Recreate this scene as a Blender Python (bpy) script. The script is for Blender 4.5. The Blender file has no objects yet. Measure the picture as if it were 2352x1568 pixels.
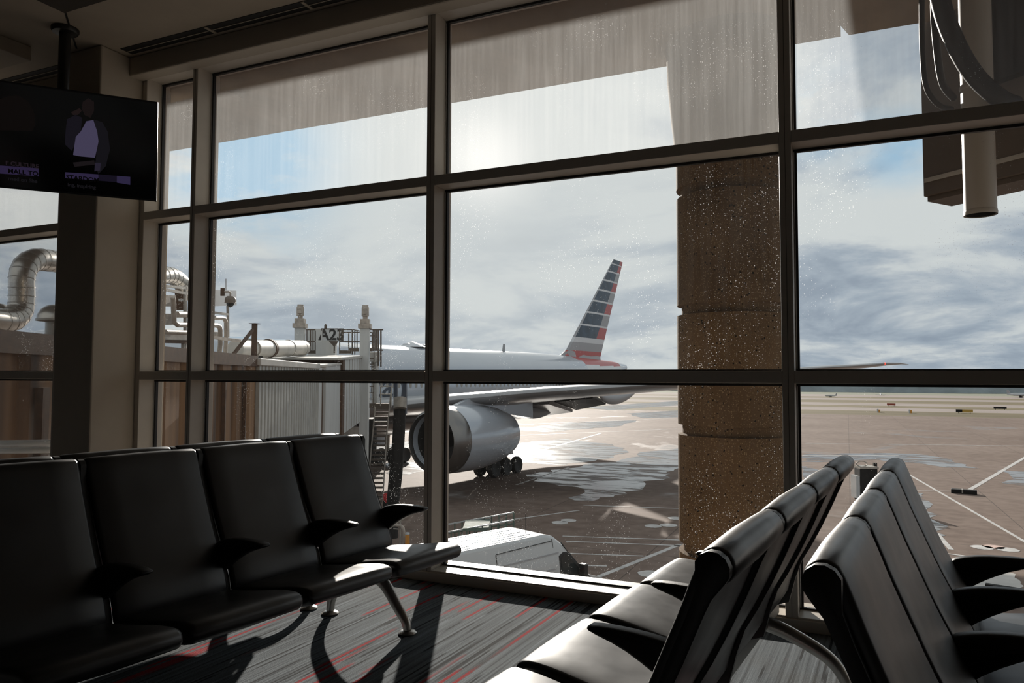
import bpy, math, random
from mathutils import Vector, Matrix
random.seed(7)
R = math.radians
S = bpy.context.scene
COL = S.collection
pi = math.pi

# ------------------------------------------------------------------ camera
FPX, YAW, PITCH, ROLL, EYE = 1700.0, R(24.385), R(2.78), R(0.175), 1.34
_F = Vector((-math.sin(YAW)*math.cos(PITCH), math.cos(YAW)*math.cos(PITCH), math.sin(PITCH)))
_r0 = Vector((math.cos(YAW), math.sin(YAW), 0)); _u0 = _r0.cross(_F)
_R = _r0*math.cos(ROLL)+_u0*math.sin(ROLL); _U = -_r0*math.sin(ROLL)+_u0*math.cos(ROLL)
CAM = Vector((0, 0, EYE))
def U(u, v, x=None, y=None, z=None, t=None):
    """world point seen at photo pixel (u, v), at a given x, y, z or distance t"""
    d = _F+_R*((u-1176)/FPX)+_U*((784-v)/FPX)
    if z is not None: s = (z-EYE)/d.z
    elif y is not None: s = y/d.y
    elif x is not None: s = x/d.x
    else: s = t
    return CAM+d*s
cd = bpy.data.cameras.new('camera'); cam = bpy.data.objects.new('camera', cd); COL.objects.link(cam)
m = Matrix((_R, _U, -_F)).transposed().to_4x4(); m.translation = CAM
cam.matrix_world = m
cd.sensor_fit = 'HORIZONTAL'; cd.sensor_width = 36; cd.lens = 36*FPX/2352; cd.clip_start = 0.02; cd.clip_end = 3000
S.camera = cam

# ------------------------------------------------------------------ helpers
class MB:
    def __init__(s): s.v = []; s.f = []; s.mi = []; s.cur = 0
    def add(s, vs, fs, mi=None):
        o = len(s.v); s.v += [tuple(p) for p in vs]
        for f in fs: s.f.append(tuple(i+o for i in f)); s.mi.append(s.cur if mi is None else mi)
        return s
    def box(s, a, b, mat=None, mi=None):
        x0, y0, z0 = a; x1, y1, z1 = b
        vs = [Vector(p) for p in ((x0,y0,z0),(x1,y0,z0),(x1,y1,z0),(x0,y1,z0),(x0,y0,z1),(x1,y0,z1),(x1,y1,z1),(x0,y1,z1))]
        if mat is not None: vs = [mat @ p for p in vs]
        return s.add(vs, [(0,3,2,1),(4,5,6,7),(0,1,5,4),(1,2,6,5),(2,3,7,6),(3,0,4,7)], mi)
    def tube(s, pts, r, n=12, cap=True, mi=None, sq=None):
        """tube through points; r a number or list; sq=(w,h) gives a rectangular bar"""
        pts = [Vector(p) for p in pts]; rings = []
        up = Vector((0, 0, 1)); prev = None
        for i, p in enumerate(pts):
            if i == 0: d = pts[1]-p
            elif i == len(pts)-1: d = p-pts[i-1]
            else: d = (pts[i+1]-p).normalized()+(p-pts[i-1]).normalized()
            d.normalize()
            if prev is None:
                a = d.cross(up)
                if a.length < 1e-3: a = d.cross(Vector((0, 1, 0)))
            else: a = prev-d*prev.dot(d)
            a.normalize(); prev = a; b = d.cross(a)
            rr = r[i] if isinstance(r, (list, tuple)) else r
            if sq: rings.append([p+a*(sx*sq[0]/2)+b*(sy*sq[1]/2) for sx, sy in ((1,1),(-1,1),(-1,-1),(1,-1))])
            else: rings.append([p+a*(rr*math.cos(2*pi*k/n))+b*(rr*math.sin(2*pi*k/n)) for k in range(n)])
        return s.loft(rings, cap, mi)
    def loft(s, rings, cap=True, mi=None, closed=True):
        n = len(rings[0]); vs = [p for r in rings for p in r]; fs = []
        for i in range(len(rings)-1):
            for k in range(n if closed else n-1):
                k2 = (k+1) % n
                fs.append((i*n+k, i*n+k2, (i+1)*n+k2, (i+1)*n+k))
        if cap:
            fs.append(tuple(range(n-1, -1, -1))); fs.append(tuple((len(rings)-1)*n+k for k in range(n)))
        return s.add(vs, fs, mi)
    def prism(s, poly, a, b, axis=1, mi=None):
        """2-D polygon swept from a to b along an axis (0 x, 1 y, 2 z)"""
        def P(p, t):
            return {0: (t, p[0], p[1]), 1: (p[0], t, p[1]), 2: (p[0], p[1], t)}[axis]
        return s.loft([[Vector(P(p, a)) for p in poly], [Vector(P(p, b)) for p in poly]], True, mi)
    def lathe(s, prof, c=(0,0,0), axis='z', n=32, cap=False, mi=None):
        rings = []
        for r, h in prof:
            ring = []
            for k in range(n):
                a = 2*pi*k/n
                ca, sa = r*math.cos(a), r*math.sin(a)
                ring.append(Vector(c)+Vector({'z': (ca, sa, h), 'x': (h, ca, sa), 'y': (sa, h, ca)}[axis]))
            rings.append(ring)
        return s.loft(rings, cap, mi)
    def build(s, name, mats, parent=None, smooth=None, bevel=0, recalc=True):
        me = bpy.data.meshes.new(name); me.from_pydata([tuple(p) for p in s.v], [], s.f)
        mats = mats if isinstance(mats, (list, tuple)) else [mats]
        for mm in mats: me.materials.append(mm)
        for p, i in zip(me.polygons, s.mi): p.material_index = i
        if recalc:
            import bmesh
            bm = bmesh.new(); bm.from_mesh(me); bmesh.ops.remove_doubles(bm, verts=bm.verts, dist=1e-5)
            bmesh.ops.recalc_face_normals(bm, faces=bm.faces); bm.to_mesh(me); bm.free()
        if smooth is not None:
            me.polygons.foreach_set('use_smooth', [True]*len(me.polygons))
            me.set_sharp_from_angle(angle=R(smooth))
        o = bpy.data.objects.new(name, me); COL.objects.link(o)
        if parent: o.parent = parent
        if bevel:
            b = o.modifiers.new('bevel', 'BEVEL'); b.width = bevel; b.segments = 2; b.limit_method = 'ANGLE'
        return o
def empty(name, loc=(0,0,0), rz=0, parent=None):
    o = bpy.data.objects.new(name, None); COL.objects.link(o); o.location = loc; o.rotation_euler = (0, 0, rz)
    o.empty_display_size = .1
    if parent: o.parent = parent
    return o
def tag(o, label=None, cat=None, group=None, kind=None):
    if label: o['label'] = label
    if cat: o['category'] = cat
    if group: o['group'] = group
    if kind: o['kind'] = kind
    return o
def children(o): return [c for c in bpy.data.objects if c.parent is o]
def copy_tree(o, parent=None):
    c = o.copy(); COL.objects.link(c); c.parent = parent
    for ch in children(o): copy_tree(ch, c)
    return c
def text(name, s, size, M, mat, parent=None, extrude=.004, fn=None, bold=0, align='LEFT'):
    cu = bpy.data.curves.new(name, 'FONT'); cu.body = s; cu.size = size; cu.extrude = extrude; cu.offset = bold; cu.align_x = align
    cu.resolution_u = 4
    to = bpy.data.objects.new(name+'_tmp', cu); COL.objects.link(to)
    dg = bpy.context.evaluated_depsgraph_get(); dg.update()
    me = bpy.data.meshes.new_from_object(to.evaluated_get(dg)); bpy.data.objects.remove(to)
    me.name = name; me.materials.clear(); me.materials.append(mat)
    for p in me.polygons: p.material_index = 0
    for v in me.vertices:
        w = M @ v.co; v.co = fn(w) if fn else w
    o = bpy.data.objects.new(name, me); COL.objects.link(o)
    if parent: o.parent = parent
    return o

# ------------------------------------------------------------------ materials
def nodes(name):
    mt = bpy.data.materials.new(name); mt.use_nodes = True; nt = mt.node_tree
    return mt, nt, nt.nodes, nt.links
def N(nt, typ, ins=None, **kw):
    n = nt.nodes.new(typ)
    for k, v in kw.items(): setattr(n, k, v)
    for k, v in (ins or {}).items():
        if isinstance(v, bpy.types.NodeSocket): nt.links.new(v, n.inputs[k])
        else: n.inputs[k].default_value = v
    return n
def math_(nt, op, a, b=0.0, c=0.0, clamp=False):
    n = N(nt, 'ShaderNodeMath', {0: a, 1: b, 2: c}, operation=op); n.use_clamp = clamp
    return n.outputs[0]
def ramp(nt, fac, stops):
    r = N(nt, 'ShaderNodeValToRGB', {0: fac}); e = r.color_ramp.elements
    while len(e) < len(stops): e.new(.5)
    for q, (p, c) in zip(e, stops):
        q.position = p; q.color = (*c, 1) if len(c) == 3 else c
    return r.outputs[0]
def mixc(nt, fac, a, b, blend='MIX'):
    n = N(nt, 'ShaderNodeMix', data_type='RGBA', blend_type=blend)
    for k, v in ((0, fac), (6, a), (7, b)):
        if isinstance(v, bpy.types.NodeSocket): nt.links.new(v, n.inputs[k])
        else: n.inputs[k].default_value = (*v, 1) if isinstance(v, tuple) and len(v) == 3 else v
    return n.outputs[2]
def simple(name, col, rough=.5, metal=0, spec=.5, var=0, scale=6, bump=0, bscale=60, stretch=None, coat=0):
    mt, nt, ns, lk = nodes(name); b = ns['Principled BSDF']
    b.inputs['Base Color'].default_value = (*col, 1); b.inputs['Roughness'].default_value = rough
    b.inputs['Metallic'].default_value = metal; b.inputs['Specular IOR Level'].default_value = spec
    if coat: b.inputs['Coat Weight'].default_value = coat; b.inputs['Coat Roughness'].default_value = .1
    if var or bump:
        tc = N(nt, 'ShaderNodeTexCoord'); vec = tc.outputs['Object']
        if stretch: vec = N(nt, 'ShaderNodeMapping', {0: vec, 3: stretch}).outputs[0]
    if var:
        no = N(nt, 'ShaderNodeTexNoise', {'Vector': vec, 'Scale': scale, 'Detail': 5, 'Roughness': .6})
        lo = tuple(c*(1-var) for c in col); hi = tuple(min(1, c*(1+var)) for c in col)
        lk.new(ramp(nt, no.outputs[0], [(.3, lo), (.7, hi)]), b.inputs['Base Color'])
    if bump:
        no = N(nt, 'ShaderNodeTexNoise', {'Vector': vec, 'Scale': bscale, 'Detail': 3})
        bp = N(nt, 'ShaderNodeBump', {'Strength': bump, 'Distance': .01, 'Height': no.outputs[0]})
        lk.new(bp.outputs[0], b.inputs['Normal'])
    return mt
def emis(name, col, st=1):
    mt, nt, ns, lk = nodes(name); b = ns['Principled BSDF']
    b.inputs['Base Color'].default_value = (0, 0, 0, 1); b.inputs['Roughness'].default_value = .3
    b.inputs['Emission Color'].default_value = (*col, 1); b.inputs['Emission Strength'].default_value = st
    return mt

M = {}
M['frame'] = simple('window_metal', (.62, .57, .50), .42, .0, .5, var=.04)
M['gasket'] = simple('black_gasket', (.012, .010, .010), .5)
M['bead'] = simple('bright_bead', (.75, .77, .78), .25, .6)
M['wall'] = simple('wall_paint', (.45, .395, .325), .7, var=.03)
M['farwall'] = simple('darkened_wall_paint', (.055, .047, .038), .8, var=.05)  # wall paint darkened to cut the light bouncing round the room
M['ceil'] = simple('ceiling_paint', (.40, .34, .27), .85, var=.03)
M['dark'] = simple('dark_slot', (.008, .007, .006), .7)
M['plastic'] = simple('black_plastic', (.012, .011, .011), .42, 0, .5, bump=.15, bscale=400)
M['alu'] = simple('cast_aluminium', (.50, .47, .43), .30, .85)
M['alu_dark'] = simple('dark_beam_metal', (.30, .29, .27), .35, .8)
M['tvblack'] = simple('tv_black', (.006, .006, .006), .3)
M['blackp'] = simple('black_paint', (.010, .009, .008), .45)
M['white_paint'] = simple('white_paint', (.46, .47, .47), .3, 0, .5, coat=.3)
M['line'] = simple('road_paint', (.46, .44, .42), .6, 0, .2, var=.25, scale=1.5)
M['pinkline'] = simple('faded_red_paint', (.52, .36, .30), .6, var=.2, scale=3)
M['tyre'] = simple('tyre_rubber', (.012, .011, .010), .7)
M['darkglass'] = simple('dark_vehicle_glass', (.02, .025, .025), .05)
M['rust'] = simple('rusty_brown_steel', (.075, .037, .017), .7, .1, var=.35, scale=9)
M['galv'] = simple('galvanised_steel', (.36, .33, .29), .5, .4, var=.2, scale=4)
M['duct'] = simple('sheet_metal_duct', (.50, .46, .41), .28, .85, var=.12, scale=3)
M['pipe'] = simple('weathered_pipe', (.36, .31, .26), .55, .1, var=.3, scale=5)
M['bridge_white'] = simple('bridge_white_paint', (.47, .47, .455), .5, var=.1, scale=1.2, stretch=(3, 3, .4))
M['roofwhite'] = simple('bridge_roof', (.45, .425, .385), .6, var=.18, scale=1.5)
M['signgrey'] = simple('sign_face', (.50, .51, .51), .5)
M['rail'] = simple('railing_brown_steel', (.09, .07, .055), .55, .3)
M['green'] = simple('green_cart_steel', (.10, .135, .11), .8, 0, var=.3, scale=6)
M['red'] = simple('red_cloth', (.55, .03, .03), .6)
M['orange'] = simple('orange_plastic', (.60, .26, .04), .5)
M['blue'] = simple('blue_paint', (.02, .05, .30), .4)
M['yellow'] = simple('yellow_sign_face', (.45, .27, .05), .5)
M['redsign'] = simple('red_sign_face', (.28, .05, .03), .5)
M['black_steel'] = simple('black_steel', (.012, .0105, .0095), .7, 0, .2, var=.3, scale=4)
M['soffit'] = simple('soffit_concrete', (.30, .255, .21), .9, 0, .05, var=.2, scale=1.5, stretch=(1, .5, 1))
M['brownbox'] = simple('dark_bridge_cladding', (.085, .066, .052), .6, var=.2, scale=2)
M['hose'] = simple('black_hose', (.014, .012, .011), .55, 0, .25)
M['downpipe'] = simple('grey_downpipe', (.40, .36, .31), .45, 0)
# aircraft
M['skin'] = simple('silver_aircraft_paint', (.42, .45, .49), .22, .25, .5, var=.03, scale=.4, coat=.5)
M['wing'] = simple('grey_wing_paint', (.29, .285, .285), .30, .1, .5, var=.08, scale=.5, coat=.3)
M['nac'] = simple('grey_nacelle_paint', (.40, .43, .47), .22, .2, .5, coat=.5)
M['lip'] = simple('bare_metal_lip', (.20, .19, .18), .3, .9)
M['fan'] = simple('dark_fan', (.03, .027, .025), .5, .3)
M['core'] = simple('exhaust_metal', (.20, .17, .15), .4, .8)
M['tailwhite'] = simple('tail_white_paint', (.60, .61, .62), .3, 0)
M['tailgrey'] = simple('tail_grey_paint', (.32, .32, .33), .35, 0)
M['tailblue'] = simple('tail_blue_paint', (.030, .055, .085), .35, 0, var=.4, scale=1.2)
M['tailred'] = simple('tail_red_paint', (.42, .075, .07), .35, 0)
M['letter'] = simple('dark_blue_lettering', (.035, .045, .065), .4)
M['cabinglass'] = simple('cabin_window_shade', (.30, .28, .25), .3)
M['navred'] = emis('red_navigation_lamp', (1.0, .05, .03), 3)

def mat_leather():
    mt, nt, ns, lk = nodes('black_leather'); b = ns['Principled BSDF']
    tc = N(nt, 'ShaderNodeTexCoord')
    b.inputs['Base Color'].default_value = (.0045, .004, .0038, 1)
    no = N(nt, 'ShaderNodeTexNoise', {'Vector': tc.outputs['Object'], 'Scale': 9, 'Detail': 3})
    lk.new(ramp(nt, no.outputs[0], [(.3, (.36,)*3), (.75, (.44,)*3)]), b.inputs['Roughness'])
    b.inputs['Specular IOR Level'].default_value = .75; b.inputs['IOR'].default_value = 1.55
    mp = N(nt, 'ShaderNodeMapping', {0: tc.outputs['Object'], 3: (1, .8, 1)})
    n2 = N(nt, 'ShaderNodeTexNoise', {'Vector': mp.outputs[0], 'Scale': 5, 'Detail': 1})
    n3 = N(nt, 'ShaderNodeTexNoise', {'Vector': tc.outputs['Object'], 'Scale': 420, 'Detail': 2})
    h = math_(nt, 'MULTIPLY_ADD', n3.outputs[0], .004, n2.outputs[0])
    lk.new(N(nt, 'ShaderNodeBump', {'Strength': .22, 'Distance': .02, 'Height': h}).outputs[0], b.inputs['Normal'])
    return mt
M['leather'] = mat_leather()

def mat_carpet():
    mt, nt, ns, lk = nodes('striped_carpet'); b = ns['Principled BSDF']
    tc = N(nt, 'ShaderNodeTexCoord')
    mp = N(nt, 'ShaderNodeMapping', {0: tc.outputs['Object'], 2: (0, 0, R(3))})
    sx = N(nt, 'ShaderNodeSeparateXYZ', {0: mp.outputs[0]})
    x, y = sx.outputs[0], sx.outputs[1]
    def dash(width, ysc, seed, thr, soft=.03):
        c = math_(nt, 'FLOOR', math_(nt, 'DIVIDE', x, width))
        v = N(nt, 'ShaderNodeCombineXYZ', {0: math_(nt, 'MULTIPLY', c, 7.31), 1: math_(nt, 'MULTIPLY', y, ysc), 2: seed})
        n = N(nt, 'ShaderNodeTexNoise', {'Vector': v.outputs[0], 'Scale': 1.0, 'Detail': 2.0})
        return math_(nt, 'SMOOTHSTEP', n.outputs[0], thr, thr+soft) if False else N(nt, 'ShaderNodeMapRange', {0: n.outputs[0], 1: thr, 2: thr+soft}).outputs[0]
    v = N(nt, 'ShaderNodeCombineXYZ', {0: math_(nt, 'MULTIPLY', x, 62), 1: math_(nt, 'MULTIPLY', y, .75), 2: 0.0})
    n1 = N(nt, 'ShaderNodeTexNoise', {'Vector': v.outputs[0], 'Scale': 1, 'Detail': 2.5, 'Roughness': .6})
    base = ramp(nt, n1.outputs[0], [(.30, (.070, .078, .085)), (.45, (.165, .188, .205)), (.56, (.225, .255, .275)), (.72, (.34, .385, .42))])
    n4 = N(nt, 'ShaderNodeTexNoise', {'Vector': tc.outputs['Object'], 'Scale': 1.3, 'Detail': 3})
    base = mixc(nt, ramp(nt, n4.outputs[0], [(.48, (0,)*3), (.75, (.45,)*3)]), base, (.13, .105, .075))
    dk = dash(.0115, .8, 3.0, .585)
    base = mixc(nt, math_(nt, 'MULTIPLY', dk, .85), base, (.016, .016, .017))
    rd = dash(.0185, .62, 9.0, .635)
    sp = N(nt, 'ShaderNodeTexNoise', {'Vector': tc.outputs['Object'], 'Scale': 260, 'Detail': 1})
    rd = math_(nt, 'MULTIPLY', rd, N(nt, 'ShaderNodeMapRange', {0: sp.outputs[0], 1: .28, 2: .45}).outputs[0])
    base = mixc(nt, rd, base, (.50, .016, .022))
    base = mixc(nt, N(nt, 'ShaderNodeMapRange', {0: sp.outputs[0], 1: .35, 2: .7, 3: .1, 4: .65}).outputs[0], mixc(nt, 1.0, base, (.55, .55, .55), 'MULTIPLY'), base)
    lk.new(base, b.inputs['Base Color']); b.inputs['Roughness'].default_value = .95; b.inputs['Specular IOR Level'].default_value = .1
    lk.new(N(nt, 'ShaderNodeBump', {'Strength': .5, 'Distance': .006, 'Height': sp.outputs[0]}).outputs[0], b.inputs['Normal'])
    return mt
M['carpet'] = mat_carpet()

def mat_glass(name, haze, streak, dots, tint=.97):
    mt, nt, ns, lk = nodes(name); ns.remove(ns['Principled BSDF'])
    tc = N(nt, 'ShaderNodeTexCoord'); P = tc.outputs['Object']
    mp = N(nt, 'ShaderNodeMapping', {0: P, 3: (22, 1, .8)})
    n1 = N(nt, 'ShaderNodeTexNoise', {'Vector': mp.outputs[0], 'Scale': 1.6, 'Detail': 5, 'Roughness': .62})
    n2 = N(nt, 'ShaderNodeTexNoise', {'Vector': P, 'Scale': 1.1, 'Detail': 3})
    st = N(nt, 'ShaderNodeMapRange', {0: math_(nt, 'MULTIPLY', n1.outputs[0], n2.outputs[0]), 1: .17, 2: .42}).outputs[0]
    vo = N(nt, 'ShaderNodeTexVoronoi', {'Vector': P, 'Scale': 105, 'Randomness': 1.0})
    sz = N(nt, 'ShaderNodeSeparateColor', {0: vo.outputs['Color']})
    rad = N(nt, 'ShaderNodeMapRange', {0: sz.outputs[0], 1: .42, 2: 1.0, 3: 0.0, 4: .30}).outputs[0]
    cl = N(nt, 'ShaderNodeTexNoise', {'Vector': N(nt, 'ShaderNodeMapping', {0: P, 3: (1, 1, .5)}).outputs[0], 'Scale': 3.2, 'Detail': 2})
    rad = math_(nt, 'MULTIPLY', rad, N(nt, 'ShaderNodeMapRange', {0: cl.outputs[0], 1: .30, 2: .62}).outputs[0])
    dt = N(nt, 'ShaderNodeMapRange', {0: math_(nt, 'SUBTRACT', rad, vo.outputs['Distance']), 1: 0.0, 2: .05}).outputs[0]
    fac = math_(nt, 'MULTIPLY_ADD', st, streak, haze)
    fac = math_(nt, 'MULTIPLY_ADD', dt, dots, fac, clamp=True)
    tr = N(nt, 'ShaderNodeBsdfTransparent', {0: (tint, tint*1.002, tint, 1)})
    tl = N(nt, 'ShaderNodeBsdfTranslucent', {0: (.90, .92, .92, 1)})
    gl = N(nt, 'ShaderNodeBsdfGlossy', {0: (1, 1, 1, 1), 1: .02})
    lw = N(nt, 'ShaderNodeFresnel', {0: 1.25})
    m1 = N(nt, 'ShaderNodeMixShader', {0: fac, 1: tr.outputs[0], 2: tl.outputs[0]})
    m2 = N(nt, 'ShaderNodeMixShader', {0: math_(nt, 'MULTIPLY', lw.outputs[0], .5), 1: m1.outputs[0], 2: gl.outputs[0]})
    lk.new(m2.outputs[0], ns['Material Output'].inputs[0])
    return mt
M['glass'] = mat_glass('rain_spotted_glass', .0008, .003, .30)
M['glass_low'] = mat_glass('low_pane_glass', .0008, .0016, .16)
M['frit'] = mat_glass('fritted_dirty_glass', .050, .035, .20, .95)

def mat_column():
    mt, nt, ns, lk = nodes('exposed_aggregate_concrete'); b = ns['Principled BSDF']
    P = N(nt, 'ShaderNodeTexCoord').outputs['Object']
    n = N(nt, 'ShaderNodeTexNoise', {'Vector': P, 'Scale': 1.5, 'Detail': 4})
    c = ramp(nt, n.outputs[0], [(.3, (.105, .066, .036)), (.7, (.180, .116, .064))])
    vo = N(nt, 'ShaderNodeTexVoronoi', {'Vector': P, 'Scale': 60})
    sc = N(nt, 'ShaderNodeSeparateColor', {0: vo.outputs['Color']})
    d = math_(nt, 'MULTIPLY', N(nt, 'ShaderNodeMapRange', {0: sc.outputs[0], 1: .30, 2: .9}).outputs[0],
              N(nt, 'ShaderNodeMapRange', {0: vo.outputs['Distance'], 1: .42, 2: .30}).outputs[0])
    c = mixc(nt, d, c, (.30, .22, .13))
    dk = N(nt, 'ShaderNodeMapRange', {0: sc.outputs[1], 1: .975, 2: .985}).outputs[0]
    c = mixc(nt, dk, c, (.02, .015, .01))
    lk.new(c, b.inputs['Base Color']); b.inputs['Roughness'].default_value = .9; b.inputs['Specular IOR Level'].default_value = .08
    return mt
M['column'] = mat_column()

def mat_brown():
    mt, nt, ns, lk = nodes('brown_corrugated_cladding'); b = ns['Principled BSDF']
    P = N(nt, 'ShaderNodeTexCoord').outputs['Object']
    n = N(nt, 'ShaderNodeTexNoise', {'Vector': N(nt, 'ShaderNodeMapping', {0: P, 3: (2.6, 2.6, .12)}).outputs[0], 'Scale': 1.3, 'Detail': 4})
    c = ramp(nt, n.outputs[0], [(.33, (.045, .020, .007)), (.5, (.165, .082, .032)), (.7, (.26, .142, .06))])
    lk.new(c, b.inputs['Base Color']); b.inputs['Roughness'].default_value = .6
    return mt
M['brown'] = mat_brown()

def mat_apron():
    mt, nt, ns, lk = nodes('wet_apron_concrete'); b = ns['Principled BSDF']
    P = N(nt, 'ShaderNodeTexCoord').outputs['Object']
    n = N(nt, 'ShaderNodeTexNoise', {'Vector': P, 'Scale': .12, 'Detail': 6, 'Roughness': .6})
    c = ramp(nt, n.outputs[0], [(.3, (.132, .090, .070)), (.5, (.172, .124, .100)), (.7, (.217, .163, .135))])
    n2 = N(nt, 'ShaderNodeTexNoise', {'Vector': P, 'Scale': 1.4, 'Detail': 5})
    c = mixc(nt, .35, c, ramp(nt, n2.outputs[0], [(.35, (.098, .070, .056)), (.65, (.225, .172, .143))]))
    # slab joints
    br = N(nt, 'ShaderNodeTexBrick', {'Vector': P, 'Scale': 1.0, 'Mortar Size': .03, 'Brick Width': 7.6, 'Row Height': 7.6, 'Mortar Smooth': .2}, offset=0.0)
    br.inputs['Color1'].default_value = br.inputs['Color2'].default_value = (0, 0, 0, 1); br.inputs['Mortar'].default_value = (1, 1, 1, 1)
    c = mixc(nt, math_(nt, 'MULTIPLY', N(nt, 'ShaderNodeSeparateColor', {0: br.outputs[0]}).outputs[0], .6), c, (.05, .04, .035))
    # wetness
    w = N(nt, 'ShaderNodeTexNoise', {'Vector': N(nt, 'ShaderNodeMapping', {0: P, 3: (1, 1.0, 1)}).outputs[0], 'Scale': .085, 'Detail': 7, 'Roughness': .62, 'Distortion': .4})
    wet = N(nt, 'ShaderNodeMapRange', {0: w.outputs[0], 1: .60, 2: .67}).outputs[0]
    c = mixc(nt, math_(nt, 'MULTIPLY', wet, .45), c, (.10, .08, .07))
    lk.new(c, b.inputs['Base Color'])
    lk.new(math_(nt, 'MULTIPLY_ADD', wet, -.38, .80), b.inputs['Roughness'])
    lk.new(math_(nt, 'MULTIPLY_ADD', wet, .28, .08), b.inputs['Specular IOR Level'])
    return mt
M['apron'] = mat_apron()
def mat_puddle():
    mt, nt, ns, lk = nodes('standing_rain_water'); b = ns['Principled BSDF']
    P = N(nt, 'ShaderNodeTexCoord').outputs['Object']
    b.inputs['Base Color'].default_value = (.16, .145, .135, 1); b.inputs['Roughness'].default_value = .20
    b.inputs['Specular IOR Level'].default_value = .5; b.inputs['IOR'].default_value = 2.6
    mp = N(nt, 'ShaderNodeMapping', {0: P, 2: (0, 0, -YAW), 3: (.25, 1.0, 1)})
    n = N(nt, 'ShaderNodeTexNoise', {'Vector': mp.outputs[0], 'Scale': .9, 'Detail': 6, 'Roughness': .65, 'Distortion': .6})
    hole = N(nt, 'ShaderNodeMapRange', {0: n.outputs[0], 1: .50, 2: .56}).outputs[0]
    tr = N(nt, 'ShaderNodeBsdfTransparent')
    lk.new(N(nt, 'ShaderNodeMixShader', {0: math_(nt, 'MULTIPLY', hole, .9), 1: b.outputs[0], 2: tr.outputs[0]}).outputs[0], ns['Material Output'].inputs[0])
    return mt
M['puddle'] = mat_puddle()
M['grass'] = simple('dry_grass', (.135, .108, .058), .9, 0, .1, var=.35, scale=.06, stretch=(.3, 3, 1))
M['taxiway'] = simple('taxiway_concrete', (.265, .222, .20), .9, 0, .1, var=.12, scale=.05, stretch=(.3, 2, 1))
M['field'] = simple('far_green_field', (.20, .205, .155), .9, 0, .1, var=.12, scale=.02, stretch=(.3, 3, 1))
M['trees'] = simple('hazy_treeline', (.23, .26, .27), .9, 0, .05, var=.25, scale=.08)  # distance haze is mixed into the tree colour

# ------------------------------------------------------------------ the room
YF, YG = 4.28, 4.452            # inner face of the window frames, glass plane
XL, XR = -8.3, 5.6
def struct(o, label=None, cat=None): return tag(o, label, cat, None, 'structure')
CEIL = 3.97
struct(MB().box((XL-.2, -9, -.25), (XR+.2, 4.62, 0)).build('floor', M['carpet']), 'grey carpet with dark and red dashed stripes under the seats', 'floor')
ceil = struct(MB().box((XL-.2, -9, CEIL), (XR+.2, 4.62, CEIL+.25)).build('ceiling', M['ceil']), 'shadowed beige plaster ceiling above the window wall', 'ceiling')
MB().tube([(-5.10, 3.42, CEIL-.001), (-5.60, 3.86, CEIL-.001)], 0, sq=(.012, .006)).build('panel_joint', M['dark'], ceil)
struct(MB().box((XL-.2, -9, 0), (XL, 4.62, CEIL)).build('wall_left', M['farwall']), 'plain darkened wall closing the lounge on the left', 'wall')
struct(MB().box((XR, -9, 0), (XR+.2, 4.62, CEIL)).build('wall_right', M['farwall']), 'plain darkened wall closing the lounge on the right', 'wall')
struct(MB().box((XL-.2, -9.2, 0), (XR+.2, -9, CEIL)).build('wall_back', M['farwall']), 'plain darkened wall behind the viewer', 'wall')
struct(MB().box((XL, 4.15, 3.81), (XR, YF-.002, CEIL)).build('trim_1', M['wall'], bevel=.012), 'boxed beige header running above the window frames', 'trim')
struct(MB().box((XL, 4.262, 0.0), (XR, 4.60, .062)).build('trim_2', M['frame'], bevel=.004), 'low metal kerb under the windows', 'trim')
# dropped ceiling pieces, top left
struct(MB().box((XL, -1.0, 3.857), (-5.91, 3.70, CEIL-.001)).build('trim_3', M['ceil'], bevel=.006), 'dropped ceiling box in the top left corner', 'trim')
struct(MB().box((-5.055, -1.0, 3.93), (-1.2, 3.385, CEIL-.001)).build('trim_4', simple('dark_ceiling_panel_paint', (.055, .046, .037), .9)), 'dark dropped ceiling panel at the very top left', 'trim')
# interior pillar
pil = struct(MB().box((-5.80, 3.892, 0), (-5.352, YF+.02, CEIL-.001)).build('pillar', M['wall'], bevel=.012), 'square beige pillar between the left window and the narrow window', 'pillar')
# slot diffusers
def slot(x0, x1, label):
    o = empty('ceiling_vent', ((x0+x1)/2, 4.06, CEIL)); h = (x1-x0)/2
    MB().box((-h, -.055, -.004), (h, .055, -.0005)).build('slot', M['dark'], o)
    k = 0
    MB().box((-h, -.002, -.008), (h, .006, -.003)).build('blade', M['ceil'], o)
    n = max(1, round((x1-x0)/.95))
    for i in range(1, n):
        xx = -h+2*h*i/n
        MB().box((xx-.012, -.055, -.010), (xx+.012, .055, -.003)).build('divider', M['ceil'], o)
    tag(o, label, 'air vent', 'ceiling slot diffusers along the window wall')
slot(-5.28, 3.0, 'long black slot diffuser in the ceiling right of the pillar')
slot(-7.9, -5.9, 'shorter black slot diffuser in the ceiling left of the television pole')

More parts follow.
